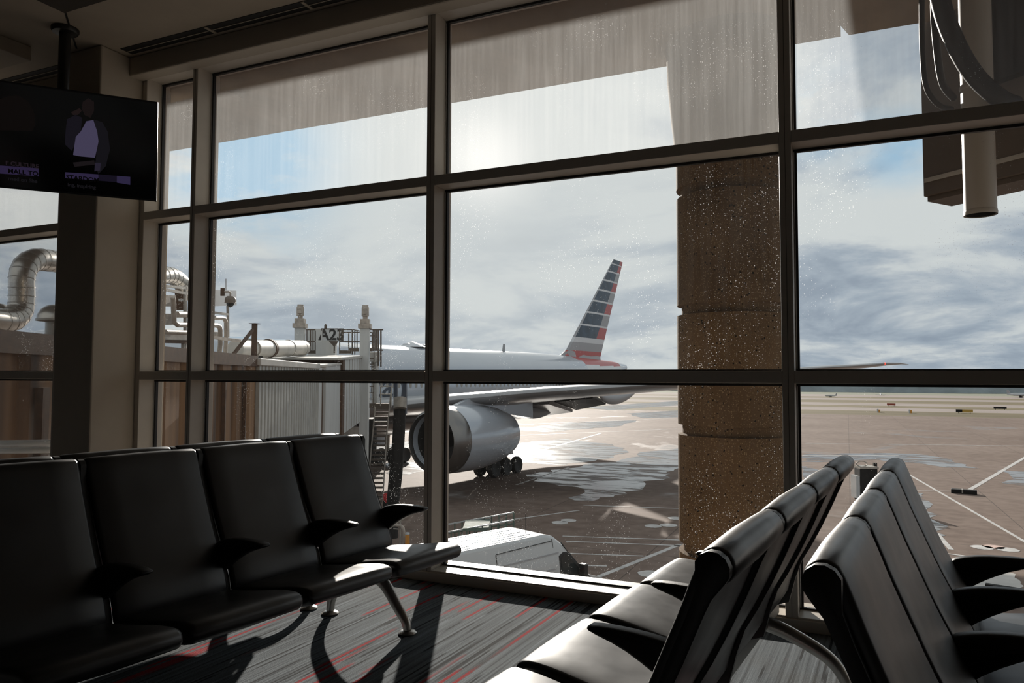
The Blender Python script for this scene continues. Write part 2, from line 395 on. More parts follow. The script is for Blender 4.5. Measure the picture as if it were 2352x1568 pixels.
# windows
T1, T2, HB, SILL = (1.312, 1.381), (2.634, 2.702), 3.83, .072
MUL = [(-6.39, -6.335), (-4.776, -4.724), (-2.582, -2.520), (-.326, -.262), (1.93, 1.99), (4.15, 4.21)]
bays = [('window_1', XL, -6.39), ('window_2', -5.301, -4.776), ('window_3', -4.724, -2.582), ('window_4', -2.520, -.326), ('window_5', -.262, 1.93), ('window_6', 1.99, 4.15)]
wlab = ['window left of the pillar showing a silver duct and brown bridge', 'narrow window beside the pillar', 'wide window showing the white jet bridge and its gate sign',
        'wide window showing the engine and tail of the airliner', 'right window with the hanging downpipe outside', 'window at the far right edge of the lounge']
for (nm, x0, x1), lb in zip(bays, wlab):
    w = struct(empty(nm, ((x0+x1)/2, YF, 0)), lb, 'window'); cx = (x0+x1)/2
    def L(a, b): return ((a[0]-cx, a[1]-YF, a[2]), (b[0]-cx, b[1]-YF, b[2]))
    f = MB()
    for z0, z1 in (T1, T2): f.box(*L((x0, YF, z0), (x1, YG+.05, z1)))
    f.build('transom', M['frame'], w, bevel=.003)
    MB().box(*L((x0, YF, HB), (x1, YG+.05, 3.965))).build('head', M['frame'], w, bevel=.003)
    MB().box(*L((x0, YF-.006, .060), (x1, YG+.05, SILL))).build('sill', M['frame'], w, bevel=.003)
    rows = [(SILL, T1[0], 'glass_low'), (T1[1], T2[0], 'glass'), (T2[1], HB, 'frit')]
    for z0, z1, mk in rows:
        p = MB().box(*L((x0, YG, z0), (x1, YG+.012, z1))).build('pane', M[mk], w)
        g = MB()
        gy0, gy1 = YG-.026, YG-.002
        g.box(*L((x0, gy0, z0), (x0+.020, gy1, z1))); g.box(*L((x1-.012, gy0, z0), (x1, gy1, z1)))
        g.box(*L((x0+.02, gy0, z1-.016), (x1-.012, gy1, z1))); g.box(*L((x0+.02, gy0, z0), (x1-.012, gy1, z0+.010)))
        g.build('gasket', M['gasket'], w)
        MB().box(*L((x0+.003, gy0-.004, z0+.01), (x0+.008, gy0-.001, z1-.016))).build('bead', M['bead'], w)
for i, (x0, x1) in enumerate(MUL):
    o = MB().box((x0, YF, .06), (x1, YG+.06, 3.965)).build('trim_%d' % (10+i), M['frame'], bevel=.004)
    struct(o, ('metal mullion at the right of the left window, half behind the pillar', 'metal mullion between the narrow window and the bridge window', 'metal mullion in the middle, in front of the engine inlet', 'metal mullion beside the concrete column', 'metal mullion out past the rightmost bench', 'last metal mullion at the right end of the wall')[i], 'mullion')
    MB().box(((x0+x1)/2-.001, YF-.0015, .06), ((x0+x1)/2+.001, YF+.002, 3.965)).build('seam', M['dark'], o)
struct(MB().box((-5.362, YF, .06), (-5.301, YG+.06, 3.965)).build('trim_20', M['frame'], bevel=.004), 'metal end jamb of the narrow window against the pillar', 'mullion')
# outside skin of the building above and below the windows
struct(MB().box((XL-.2, YG+.05, 3.83), (XR+.2, YG+.3, 5.0)).build('wall_outside_upper', M['soffit']), 'concrete band above the windows outside', 'wall')
struct(MB().box((XL-.2, YG-.1, -5.9), (XR+.2, YG+.12, -.0)).build('wall_outside_lower', M['soffit']), 'concrete wall below the windows outside', 'wall')
struct(MB().box((-6.335, YG-.02, 0.06), (-5.362, YG+.12, 3.965)).build('wall_front', M['wall']), 'solid wall behind the square pillar', 'wall')
struct(MB().box((4.21, YF, 0.06), (XR, YG+.12, 3.965)).build('wall_front_right', M['wall']), 'solid wall at the right end of the windows', 'wall')

# ------------------------------------------------------------------ television
def make_tv():
    C = Vector((-5.285, 3.501, 3.065)); psi, tau, W, H = .8436, .371, 1.358, .756
    rt = Vector((math.cos(psi), math.sin(psi), 0)); nb = Vector((math.sin(psi), -math.cos(psi), 0))
    up = Vector((0, 0, 1))*math.cos(tau)+nb*math.sin(tau); nn = rt.cross(up)
    t = empty('television', (-5.36, 3.6, CEIL)); inv = Matrix.Translation((-5.36, 3.6, CEIL)).inverted()
    B = inv @ (Matrix.Translation(C) @ Matrix((rt, up, nn)).transposed().to_4x4())   # x right, y up, z toward viewer
    tag(t, 'black flat television hanging from a ceiling pole', 'television')
    MB().box((-W/2, -H/2, -.05), (W/2, H/2, -.004), B).build('casing', M['tvblack'], t, bevel=.004)
    scr = MB().box((-W/2+.012, -H/2+.016, -.004), (W/2-.012, H/2-.012, 0), B).build('screen', simple('screen_glass', (.004, .004, .004), .12), t)
    e = MB(); e.box((W/2-.012, -H/2, -.004), (W/2, H/2, .003), B); e.build('bezel', simple('bezel_edge', (.020, .016, .015), .5), t)
    MB().tube([(0, 0, .0), (0, 0, -1.02)], .040, 16).build('pole', M['blackp'], t, smooth=40)
    MB().lathe([(.001, 0), (.095, 0), (.095, -.02), (.085, -.035), (.04, -.04)], n=24).build('ceiling_plate', M['blackp'], t, smooth=40)
    MB().box((-.22, -.16, -.12), (.22, .16, -.05), B).build('bracket', M['blackp'], t)
    # picture: coordinates in screen metres taken from pixels u 0..363
    def sx(u): return W/2-.0-(363-u)*W/505
    def sy(u, v): # v measured along the slanted screen
        tp = 188+(232-188)*u/363; bt = 437+(462-437)*u/350
        return H/2-(v-tp)/(bt-tp)*H
    def shape(nm, pts, col, st, zz):
        P = [B @ Vector((sx(u), sy(u, v), zz)) for u, v in pts]; Q = [B @ Vector((sx(u), sy(u, v), zz-.0006)) for u, v in pts]
        mb = MB(); mb.loft([Q, P]); return mb.build(nm, emis(nm+'_glow', col, st), scr)
    shape('picture_hair', [(-20, 232), (5, 222), (30, 220), (50, 232), (63, 255), (66, 285), (58, 300), (-20, 300)], (.0028, .0019, .0017), 1, .0008)
    shape('picture_sleeve', [(140, 272), (160, 262), (176, 268), (172, 300), (150, 345), (134, 330), (136, 300)], (.006, .0052, .0085), 1, .0008)
    shape('picture_jacket', [(205, 272), (225, 278), (238, 300), (243, 340), (232, 380), (214, 398), (206, 380), (212, 330)], (.0055, .005, .007), 1, .0008)
    shape('picture_shirt', [(186, 276), (203, 273), (212, 300), (215, 322), (206, 360), (168, 357), (153, 354), (160, 312), (172, 300)], (.050, .043, .080), 1, .0016)
    shape('picture_head', [(178, 232), (192, 224), (205, 232), (205, 252), (196, 268), (182, 262), (176, 248)], (.007, .0045, .0045), 1, .0012)
    shape('picture_hand', [(150, 256), (170, 247), (176, 252), (166, 262), (154, 262)], (.010, .006, .006), 1, .002)
    shape('picture_belt', [(152, 372), (204, 366), (206, 376), (156, 382)], (.008, .006, .007), 1, .002)
    shape('picture_cuff', [(206, 372), (220, 372), (218, 390), (204, 392)], (.016, .013, .024), 1, .002)
    shape('caption_bar', [(-20, 382), (70, 387), (70, 406), (-20, 401)], (.020, .014, .040), 1, .0008)
    shape('caption_bar', [(133, 395), (214, 399), (214, 414), (133, 409)], (.022, .016, .044), 1, .0008)
    shape('caption_bar', [(214, 399), (260, 402), (260, 417), (214, 414)], (.006, .0045, .011), 1, .0008)
    shape('caption_bar', [(260, 402), (294, 404), (294, 423), (260, 418)], (.022, .017, .046), 1, .0008)
    def tx(s, u, v, hpx, col, zz=.002, dark=False):
        sz = hpx*W/505*1.38
        MM = B @ Matrix.Translation((sx(u), sy(u, v), zz)) @ Matrix.Rotation(-.012, 4, 'Z')
        text('caption_text', s, sz, MM, emis('caption_'+s[:4], col, 1) if not dark else M['tvblack'], scr, .0004, bold=.0012)
    tx('F CULTURE', -6, 380, 11, (.012, .008, .011))
    tx('MALL TO', -2, 399, 12.5, None, .0026, True)
    tx('rned on She', -2, 416, 10, (.006, .0055, .007))
    tx('STARDOM', 135, 411, 12.5, None, .0026, True)
    tx('ing, inspiring', 138, 428, 10, (.006, .0055, .007))
make_tv()

# ------------------------------------------------------------------ beam seating
PITCH_, NSEAT, DX = .535, 4, .065
RC, RR = (.036, .962), .040
ROLL_ = [(RC[0]+RR*math.cos(R(a)), RC[1]+RR*math.sin(R(a))) for a in (40, 70, 100, 130, 160, 190, 220, 250, 280)]
BACKR = [(.052, .905), (.068, .87), (.110, .77), (.156, .67), (.202, .58), (.242, .51), (.270, .43), (.288, .36)]
BACKF = [(.322, .375), (.308, .44), (.276, .515), (.238, .585), (.194, .675), (.152, .775), (.112, .87), (.092, .925)]
def offset(poly, d):
    n = len(poly); out = []
    for i in range(n):
        a, b, c = Vector(poly[i-1]), Vector(poly[i]), Vector(poly[(i+1) % n])
        e1 = (b-a).normalized(); e2 = (c-b).normalized(); nn = Vector((e1.y+e2.y, -(e1.x+e2.x)))
        if nn.length < 1e-6: nn = Vector((e1.y, -e1.x))
        nn.normalize(); out.append((b.x+nn.x*d, b.y+nn.y*d))
    return out
def area(p): return sum(p[i-1][0]*p[i][1]-p[i][0]*p[i-1][1] for i in range(len(p)))/2
def cushion(poly, w, r=.014):
    if area(poly) < 0: poly = poly[::-1]
    mb = MB(); rings = []
    for y, d in ((-w/2, -r), (-w/2+.3*r, -.3*r), (-w/2+r, 0), (-w/2+.12, .002), (0, .004), (w/2-.12, .002), (w/2-r, 0), (w/2-.3*r, -.3*r), (w/2, -r)):
        q = offset(poly, d); rings.append([Vector((x+DX, y, z)) for x, z in q])
    return mb.loft(rings)
SEATP = [(0.3, 0.386), (0.36, 0.399), (0.46, 0.412), (0.58, 0.432), (0.68, 0.451), (0.765, 0.46), (0.805, 0.454), (0.822, 0.434), (0.82, 0.409), (0.8, 0.386), (0.72, 0.366), (0.6, 0.352), (0.46, 0.339), (0.34, 0.332), (0.295, 0.349)]
ARMP = [(.262, .462), (.240, .50), (.222, .545), (.220, .580), (.26, .602), (.34, .618), (.44, .624), (.540, .622), (.556, .612), (.545, .600), (.45, .574), (.37, .534), (.31, .495), (.285, .474)]
def smoothpoly(p, it=1):
    for _ in range(it):
        q = []
        for i in range(len(p)):
            a, b = Vector(p[i]), Vector(p[(i+1) % len(p)]); q += [tuple(a*.75+b*.25), tuple(a*.25+b*.75)]
        p = q
    return p
def make_row(label, loc, rz):
    t = empty('bench_seating', loc, rz)
    tag(t, label, 'airport seating', 'four-seat beam benches in the lounge')
    L = PITCH_*NSEAT; w = PITCH_-.030
    bk = cushion(smoothpoly(BACKF+ROLL_+BACKR), w); st = cushion(smoothpoly(SEATP), w, .02)
    b0 = s0 = None
    for i in range(NSEAT):
        y = -L/2+PITCH_*(i+.5)
        if b0 is None:
            b0 = bk.build('backrest', M['leather'], t, smooth=60); s0 = st.build('seat', M['leather'], t, smooth=60); b, s = b0, s0
        else:
            b, s = b0.copy(), s0.copy(); COL.objects.link(b); COL.objects.link(s)
        b.location.y = s.location.y = y
    sp_ = BACKR+[(.30, .33), (.40, .30), (.42, .34), (.34, .37)]
    ribp = [(x-.014, z-.004) for x, z in BACKR]+[(.285, .315), (.36, .285), (.395, .32), (.335, .375)]
    ribp += [(x-.022, z-.010) for x, z in BACKF]+[(RC[0]+.036*math.cos(R(a)), RC[1]+.036*math.sin(R(a))) for a in (20, 50, 80, 110, 140, 170, 200, 225)]
    if area(ribp) < 0: ribp = ribp[::-1]
    a0 = r0 = None
    for i in range(NSEAT+1):
        y = -L/2+PITCH_*i
        if r0 is None:
            mb = MB(); rings = []
            for yy, d in ((-.0155, -.006), (-.011, 0), (.011, 0), (.0155, -.006)):
                rings.append([Vector((x+DX, yy, z)) for x, z in offset(ribp, d)])
            mb.loft(rings); r0 = mb.build('back_support', M['plastic'], t, smooth=40); r = r0
            mb = MB(); rings = []; ap = smoothpoly(ARMP)
            if area(ap) < 0: ap = ap[::-1]
            for yy, d in ((-.026, -.010), (-.022, -.003), (-.015, 0), (.015, 0), (.022, -.003), (.026, -.010)):
                rings.append([Vector((x+DX, yy, z)) for x, z in offset(ap, d)])
            mb.loft(rings); a0 = mb.build('armrest', M['plastic'], t, smooth=50); a_ = a0
        else:
            r, a_ = r0.copy(), a0.copy(); COL.objects.link(r); COL.objects.link(a_)
        r.location.y = a_.location.y = y
    MB().tube([(.36+DX, -L/2-.02, .285), (.36+DX, L/2+.02, .285)], 0, sq=(.055, .075)).build('beam', M['alu_dark'], t, bevel=.008)
    for y in (-L/2+.20, L/2-.20):
        mb = MB()
        def arc(P, n=6):
            out = []
            for i in range(len(P)-1):
                for k in range(n):
                    s_ = k/n; p0, p1, p2, p3 = [Vector(P[max(0, min(len(P)-1, j))]) for j in (i-1, i, i+1, i+2)]
                    out.append(.5*((2*p1)+(p2-p0)*s_+(2*p0-5*p1+4*p2-p3)*s_*s_+(3*p1-p0-3*p2+p3)*s_**3))
            return out+[Vector(P[-1])]
        f = arc([(.36+DX, y, .265), (.44+DX, y, .225), (.53+DX, y, .125), (.585+DX, y, .062), (.600+DX, y, .018)])
        g = arc([(.36+DX, y, .265), (.25+DX, y, .235), (.10+DX, y, .165), (.035+DX, y, .09), (.022+DX, y, .018)])
        mb.tube(f, [.034-.012*i/(len(f)-1) for i in range(len(f))], 14); mb.tube(g, [.034-.012*i/(len(g)-1) for i in range(len(g))], 14)
        leg = mb.build('leg', M['alu'], t, smooth=50)
        for x in (.600+DX, .022+DX):
            MB().lathe([(.001, 0), (.046, 0), (.048, .006), (.040, .013), (.024, .019), (.001, .020)], (x, y, 0), n=24).build('foot', M['alu'], leg, smooth=50)
    return t
def bank(end, th, labels, gap=0.0):
    c = Vector((end[0], end[1], 0))-Vector((math.sin(th), math.cos(th), 0))*(PITCH_*NSEAT/2)
    f = Vector((math.cos(th), -math.sin(th), 0))*gap
    make_row(labels[0], c+f, -th); make_row(labels[1], c-f, -th+pi)
bank((-2.748, 3.67), R(9), ('dark bench at the left facing right toward the carpet', 'dark bench at the left facing away toward the pillar, only its top edge showing'))
bank((.085, 3.64), R(6.3), ('bench at the far right facing right, its armrests at the picture edge', 'bench seen from behind between the column and the rightmost bench, facing left'))

# ------------------------------------------------------------------ building outside
G = -5.9
def disc_col():
    X, Y, r = -1.14, 8.28, .575
    prof = [(r, G)]
    zs = [-5.57+1.277*k for k in range(0, 9)]
    for z in [-3.01, -1.733, -.456, .79, 2.07, 3.35]:
        prof += [(r, z-.055), (r-.05, z-.045), (r-.05, z+.045), (r, z+.055)]
    prof += [(r, 3.72), (r+.012, 3.85), (r+.045, 4.15), (r+.085, 4.6), (r+.10, 5.05)]
    k_ = prof.index((r, 3.72))
    o = MB().lathe(prof[:k_+1], (X, Y, 0), n=64, cap=True).build('concrete_column', M['column'], smooth=35)
    MB().lathe(prof[k_:], (X, Y, 0), n=64, cap=True).build('capital', M['soffit'], o, smooth=35)  # lighter soffit colour stands in for the fritted pane's haze
    tag(o, 'round brown speckled concrete column with grooves outside the window', 'column', None, 'structure')
disc_col()
ov = MB()
OY, OZ = 8.62, 5.04
# slab with a narrow wedge-shaped gap between its two halves
ov.prism([(-30, YG+.1), (-.40, YG+.1), (-.005, 8.35), (-.005, OY), (-30, OY)], OZ, OZ+.7, 2)
ov.prism([(-.40, YG+.1), (14, YG+.1), (14, OY), (.075, OY), (-.005, 8.35)], OZ, OZ+.7, 2)
tag(ov.build('roof_overhang', M['soffit']), 'grey concrete roof overhang above the windows outside', 'roof', None, 'structure')
rb = MB()
for x in (-10.2, -7.2, -4.2, 2.2): rb.box((x-.12, YG+.3, OZ-.10), (x+.12, 7.2, OZ))
rb.build('soffit_rib', M['soffit'], bpy.data.objects['roof_overhang'])

# neighbouring bridge at the right edge
def right_box():
    A = U(2121, 452, t=7.7); d1 = Vector((math.sin(R(131)), math.cos(R(131)), 0)); d2 = Vector((math.sin(R(37)), math.cos(R(37)), 0))
    o = empty('service_enclosure', A)
    tag(o, 'dark box-shaped bridge enclosure hanging outside at the top right', 'enclosure')
    Mx = Matrix((d1, d2, Vector((0, 0, 1)))).transposed().to_4x4()
    MB().box((0, 0, 0), (2.05, .60, 1.95), Mx).build('enclosure_body', M['brownbox'], o, bevel=.01)
    MB().box((.02, .04, -.05), (2.0, .46, -.001), Mx).build('bottom_pan', M['brownbox'], o)
    MB().box((.02, -.012, .14), (2.02, -.001, .185), Mx).build('rail_strip', M['galv'], o)
    MB().box((.70, -.10, .90), (2.0, -.002, 1.9), Mx).build('dark_panel', M['black_steel'], o)
    def put(w): return w-A
    p0 = U(2252, 494, t=6.1); p1 = Vector((p0.x, p0.y, 5.03))
    pp = empty('hanging_downpipe', p0)
    tag(pp, 'vertical grey downpipe with an open lower end at the top right', 'pipe')
    r = .118
    MB().lathe([(r, 0), (r, 5.03-p0.z)], n=32).build('pipe', M['downpipe'], pp, smooth=40)
    MB().lathe([(r-.012, 0.004), (r-.012, .5)], n=32).build('pipe_bore', M['dark'], pp, smooth=40)
    MB().lathe([(r+.004, .0), (r+.006, .02), (r+.002, .04)], n=32).build('rim', M['downpipe'], pp, smooth=40)
    MB().lathe([(r+.006, 1.05), (r+.012, 1.07), (r+.006, 1.09)], n=32).build('collar', M['downpipe'], pp, smooth=40)
    def hose(pts, r, lab, mt):
        P = [U(u, v, t=t) for u, v, t in pts]
        out = []
        for i in range(len(P)-1):
            for k in range(8):
                s_ = k/8; q0, q1, q2, q3 = [P[max(0, min(len(P)-1, j))] for j in (i-1, i, i+1, i+2)]
                out.append(.5*((2*q1)+(q2-q0)*s_+(2*q0-5*q1+4*q2-q3)*s_*s_+(3*q1-q0-3*q2+q3)*s_**3))
        tag(MB().tube(out+[P[-1]], r, 12).build('hanging_hose', mt, smooth=50), lab, 'hose', 'hoses hanging beside the downpipe')
    hose([(2140, -150, 5.9), (2160, 0, 5.85), (2195, 100, 5.85), (2240, 175, 5.85), (2296, 226, 5.85), (2330, 240, 5.9)], .07, 'thick black hose crossing in front of the downpipe at the top right', M['hose'])
    hose([(2118, -150, 6.2), (2117, 0, 6.2), (2119, 120, 6.2), (2128, 200, 6.2), (2155, 240, 6.3), (2185, 250, 6.45)], .022, 'thinnest dark hose looping down left of the downpipe', M['hose'])
    hose([(2150, -150, 6.25), (2145, 0, 6.25), (2152, 110, 6.25), (2165, 190, 6.3), (2190, 225, 6.45)], .030, 'middle dark hose curving down behind the thick hose', M['hose'])
right_box()

# ------------------------------------------------------------------ ground
ap = MB().box((-160, YG+.13, G-.5), (190, 163.5, G)).build('apron_ground', M['apron'])
tag(ap, 'brown wet concrete apron with painted lines and puddles', 'ground', None, 'structure')
def decal(name, pts, mat, z=.012):
    P = [Vector((p.x, p.y, G+z)) for p in pts]; Q = [Vector((p.x, p.y, G+.001)) for p in pts]
    return MB().loft([Q, P]).build(name, mat, ap)
def line(u0, v0, u1, v1, w=.16, mat='line'):
    a, b = U(u0, v0, z=G), U(u1, v1, z=G); d = (b-a).normalized(); n = Vector((-d.y, d.x, 0))*w/2
    decal('painted_line', [a+n, b+n, b-n, a-n], M[mat])
for q in [(1340,1338,1562,1250,.22), (1292,1231,1562,1240,.14), (1300,1243,1562,1253,.14), (1283,1270,1478,1277,.14), (1330,1298,1394,1300,.14),
          (2228,1124,2420,1012,.30), (2068,1078,2420,1282,.16), (1842,1046,2064,1046,.35), (2072,1127,2195,1128,.16), (1110,1202,1330,1172,.14),
          (1340,1160,1562,1168,.14), (2152,1225,2185,1262,.20), (2165,1270,2220,1277,.14), (1186,1113,1310,1072,.16),
          (1240,1035,1380,995,.3), (1180,975,1556,960,.25), (1180,1000,1556,985,.25), (1850,1018,2352,1024,.2)]:
    line(*q)
def circle(u, v, r, mat='line'):
    c = U(u, v, z=G); decal('painted_circle', [c+Vector((r*math.cos(2*pi*k/28)*(1+.05*math.sin(5*k)), r*math.sin(2*pi*k/28)*(1+.05*math.cos(3*k)), 0)) for k in range(28)], M[mat])
for q in [(1496,1318,.50), (1286,1200,.42), (1306,1195,.40), (1500,1208,.42), (1536,1206,.42), (1552,1190,.40), (2256,1257,.44), (2314,1262,.44), (1440,1347,.12), (1520,1343,.1)]: circle(*q)
circle(2283, 1256, .42, 'pinkline')
def blob(name, pts, mat, z, jit=.25, n=6):
    P = [U(u, v, z=G) for u, v in pts]; out = []
    rr = random.Random(len(pts)+int(pts[0][0]))
    for i in range(len(P)):
        a, b = P[i], P[(i+1) % len(P)]; L_ = (b-a).length; nn = Vector((-(b-a).y, (b-a).x, 0)).normalized()
        for k in range(n): out.append(a.lerp(b, k/n)+nn*(rr.uniform(-jit, jit)*min(L_, 6)*.35))
    o = decal(name, out, mat, z); return o
PU = [[(1150,1040), (1190,1018), (1300,1008), (1410,1020), (1450,1038), (1390,1052), (1300,1068), (1200,1062)],
      [(1210,1090), (1300,1075), (1400,1060), (1500,1035), (1570,1030), (1572,1075), (1520,1095), (1440,1130), (1360,1150), (1300,1148), (1340,1120), (1260,1112)],
      [(1842,1044), (1980,1040), (2100,1042), (2180,1052), (2250,1075), (2180,1073), (2100,1062), (2000,1055), (1842,1060)],
      [(1842,1070), (1875,1078), (1905,1105), (1890,1125), (1842,1140)],
      [(2090,1125), (2130,1150), (2150,1200), (2170,1245), (2140,1260), (2090,1230)],
      [(2290,1080), (2400,1085), (2400,1125), (2320,1110)],
      [(880,1068), (985,1050), (985,1082), (900,1095)], [(860,1025), (955,1010), (980,1040), (880,1050)],
      [(1180,985), (1330,968), (1470,965), (1420,978), (1250,992)], [(1440,950), (1560,942), (1560,958), (1470,960)],
      [(1340,935), (1560,920), (1560,930), (1400,942)]]
for p in PU: blob('puddle', p, M['puddle'], .008, .3)
# brightness of wet, lit concrete put into the colour, near the right bench
blob('pale_patch', [(2160,1300), (2230,1290), (2330,1318), (2345,1345), (2300,1420), (2150,1440)], simple('lit_wet_concrete', (.42, .39, .36), .6, var=.15, scale=1), .006, .12)
# airfield strips
def strip(y0, y1, mk, name, label, x0=-400, x1=500, z=-.0, kind='structure'):
    tag(MB().box((x0, y0, G-.5), (x1, y1, G+z)).build(name, M[mk]), label, 'ground', None, kind)
strip(163.5, 186, 'grass', 'grass_strip', 'nearest dry grass strip beyond the apron')
strip(186, 205, 'taxiway', 'taxiway', 'pale taxiway behind the nearest grass strip')
strip(205, 222, 'grass', 'grass_strip', 'second dry grass strip with the red sign')
strip(222, 244, 'taxiway', 'taxiway', 'second pale taxiway across the airfield')
strip(244, 275, 'grass', 'grass_strip', 'broad dark grass strip far out on the airfield')
strip(275, 300, 'taxiway', 'taxiway', 'thin far taxiway beyond the broad grass strip')
strip(300, 322, 'grass', 'grass_strip', 'last dry grass strip before the far runway')
strip(322, 365, 'taxiway', 'runway', 'far pale runway before the green field')
strip(365, 1500, 'field', 'far_field', 'hazy green field at the edge of the airfield', -900, 1400)
rr = random.Random(3)
tl = MB(); prev = None
tops = []
for i in range(260):
    x = -420+i*4.6; tops.append((x, 4.6+1.2*rr.random()+.7*math.sin(i*.21)+(1.0 if rr.random() < .12 else 0)))
for (x0, h0), (x1, h1) in zip(tops, tops[1:]):
    o0 = rr.uniform(0, 8)
    tl.loft([[Vector((x0, 430, G)), Vector((x0, 450, G)), Vector((x0, 446, G+h0)), Vector((x0, 434, G+h0*.8))], [Vector((x1, 430, G)), Vector((x1, 450, G)), Vector((x1, 446, G+h1)), Vector((x1, 434, G+h1*.8))]], False)
tag(tl.build('treeline', M['trees']), 'hazy blue-grey line of trees along the horizon', 'trees', None, 'stuff')
# airfield signs and markers
def sign(u, v, w, h, parts, label, leg=True):
    c = U(u, v, z=G); o = empty('airfield_sign', c); tag(o, label, 'sign')
    x = -w/2
    for fr, mk in parts:
        MB().box((x, -.12, .22), (x+w*fr, .12, .22+h)).build('sign_face', M[mk], o); x += w*fr
    for sx_ in (-.35, .35): MB().box((w*sx_-.04, -.04, 0), (w*sx_+.04, .04, .23)).build('post', M['black_steel'], o)
sign(2215, 949, 3.1, .60, ((.38, 'black_steel'), (.62, 'yellow')), 'long black and yellow airfield sign on the nearest grass strip')
sign(2297, 941, 2.6, .50, ((1, 'black_steel'),), 'dark airfield sign farther out, right of the yellow one')
sign(2047, 932.5, 2.0, .50, ((1, 'redsign'),), 'small red airfield sign on the second grass strip')
for (u, v), lb in zip(((2017, 947), (2090, 948.5)), ('white and orange airfield marker, the one nearer the window mullion', 'white and orange airfield marker closer to the yellow sign')):
    c = U(u, v, z=G); o = empty('airfield_marker', c); tag(o, lb, 'marker', 'small airfield markers')
    MB().box((-.25, -.2, 0), (.05, .2, .75)).build('white_half', M['white_paint'], o); MB().box((.05, -.2, 0), (.35, .2, .62)).build('orange_half', M['orange'], o)
def far_plane(u, v, s, hd, label):
    c = U(u, v, z=G); o = empty('parked_airplane', c, hd); tag(o, label, 'airplane', 'tiny planes across the airfield')
    MB().lathe([(.02, -6*s), (.7*s, -4.6*s), (.8*s, -1*s), (.7*s, 3*s), (.2*s, 6*s)], (0, 0, 1.5*s), 'x', 12).build('fuselage', M['white_paint'], o, smooth=60)
    MB().box((-1*s, -6*s, 1.2*s), (.6*s, 6*s, 1.4*s)).build('wing', M['white_paint'], o)
    MB().prism([(4.2*s, 1.7*s), (6*s, 1.7*s), (6.2*s, 3.6*s), (5.4*s, 3.6*s)], -.1*s, .1*s).build('tail_fin', M['tailgrey'], o)
    for yy in (-.9, .9): MB().box((-.3*s, (yy-.15)*s, 0), (.3*s, (yy+.15)*s, 1*s)).build('gear', M['tyre'], o)
far_plane(1908, 912, .42, .6, 'small white plane far across the airfield, near the right mullion')
far_plane(2345, 913, .8, 2.6, 'small white plane at the right edge far across the airfield')
far_plane(2023, 908, .35, 1.5, 'tiny white plane far out, above the red sign')
# black ground box with the wet trail
c = U(2214, 1133, z=G); o = empty('ground_box', c, R(-6)); tag(o, 'low black box lying on the apron at the end of a white line', 'box')
MB().box((-.70, -.25, 0), (.70, .25, .26)).build('box_body', M['black_steel'], o, bevel=.02); MB().box((-.12, -.26, .05), (-.05, .26, .27)).build('strap', M['galv'], o)
# equipment cart seen between the two right benches
c = U(1990, 1150, z=G); o = empty('equipment_cart', c, R(20)); tag(o, 'black equipment cart with a ring handle seen between the two right benches', 'cart')
MB().box((-.50, -.45, .35), (.50, .45, 1.95)).build('cabinet', M['black_steel'], o, bevel=.03)
MB().box((-.50, -.5, 1.95), (.55, .5, 2.06)).build('lid', M['galv'], o)
MB().tube([(.3*math.cos(k/12*2*pi)-.3, -.2, 2.2+.16*math.sin(k/12*2*pi)) for k in range(13)], .03, 8).build('ring_handle', M['galv'], o, smooth=50)
MB().box((-.72, -.42, .2), (-.51, .42, 1.5)).build('side_panel', M['white_paint'], o)
MB().box((.45, -.1, 1.9), (.62, .1, 2.25)).build('hook', M['black_steel'], o)
for sx_ in (-.38, .38):
    for sy_ in (-.36, .36): MB().lathe([(.001, -.06), (.18, -.06), (.18, .06), (.001, .06)], (sx_, sy_, .18), 'y', 16).build('wheel', M['tyre'], o, smooth=40)
# blue trestle at the right edge, partly behind the armrest
c = U(2311, 1390, z=G); o = empty('blue_trestle', c, R(-15)); tag(o, 'blue trestle with a dark top bar behind the right armrests', 'trestle')
for x in (-.22, .22): MB().box((x-.10, -.12, 0), (x+.10, .12, .52)).build('leg', M['blue'], o)
MB().box((-.55, -.10, .50), (.42, .10, .60)).build('top_bar', M['black_steel'], o)
c = U(2237, 1397, z=G); tag(MB().tube([(c.x+.10*math.cos(k/14*2*pi), c.y, c.z+.11+.11*math.sin(k/14*2*pi)) for k in range(15)], .018, 8).build('tie_down_ring', M['black_steel'], smooth=50), 'small black tie-down ring standing on pale concrete', 'ring')

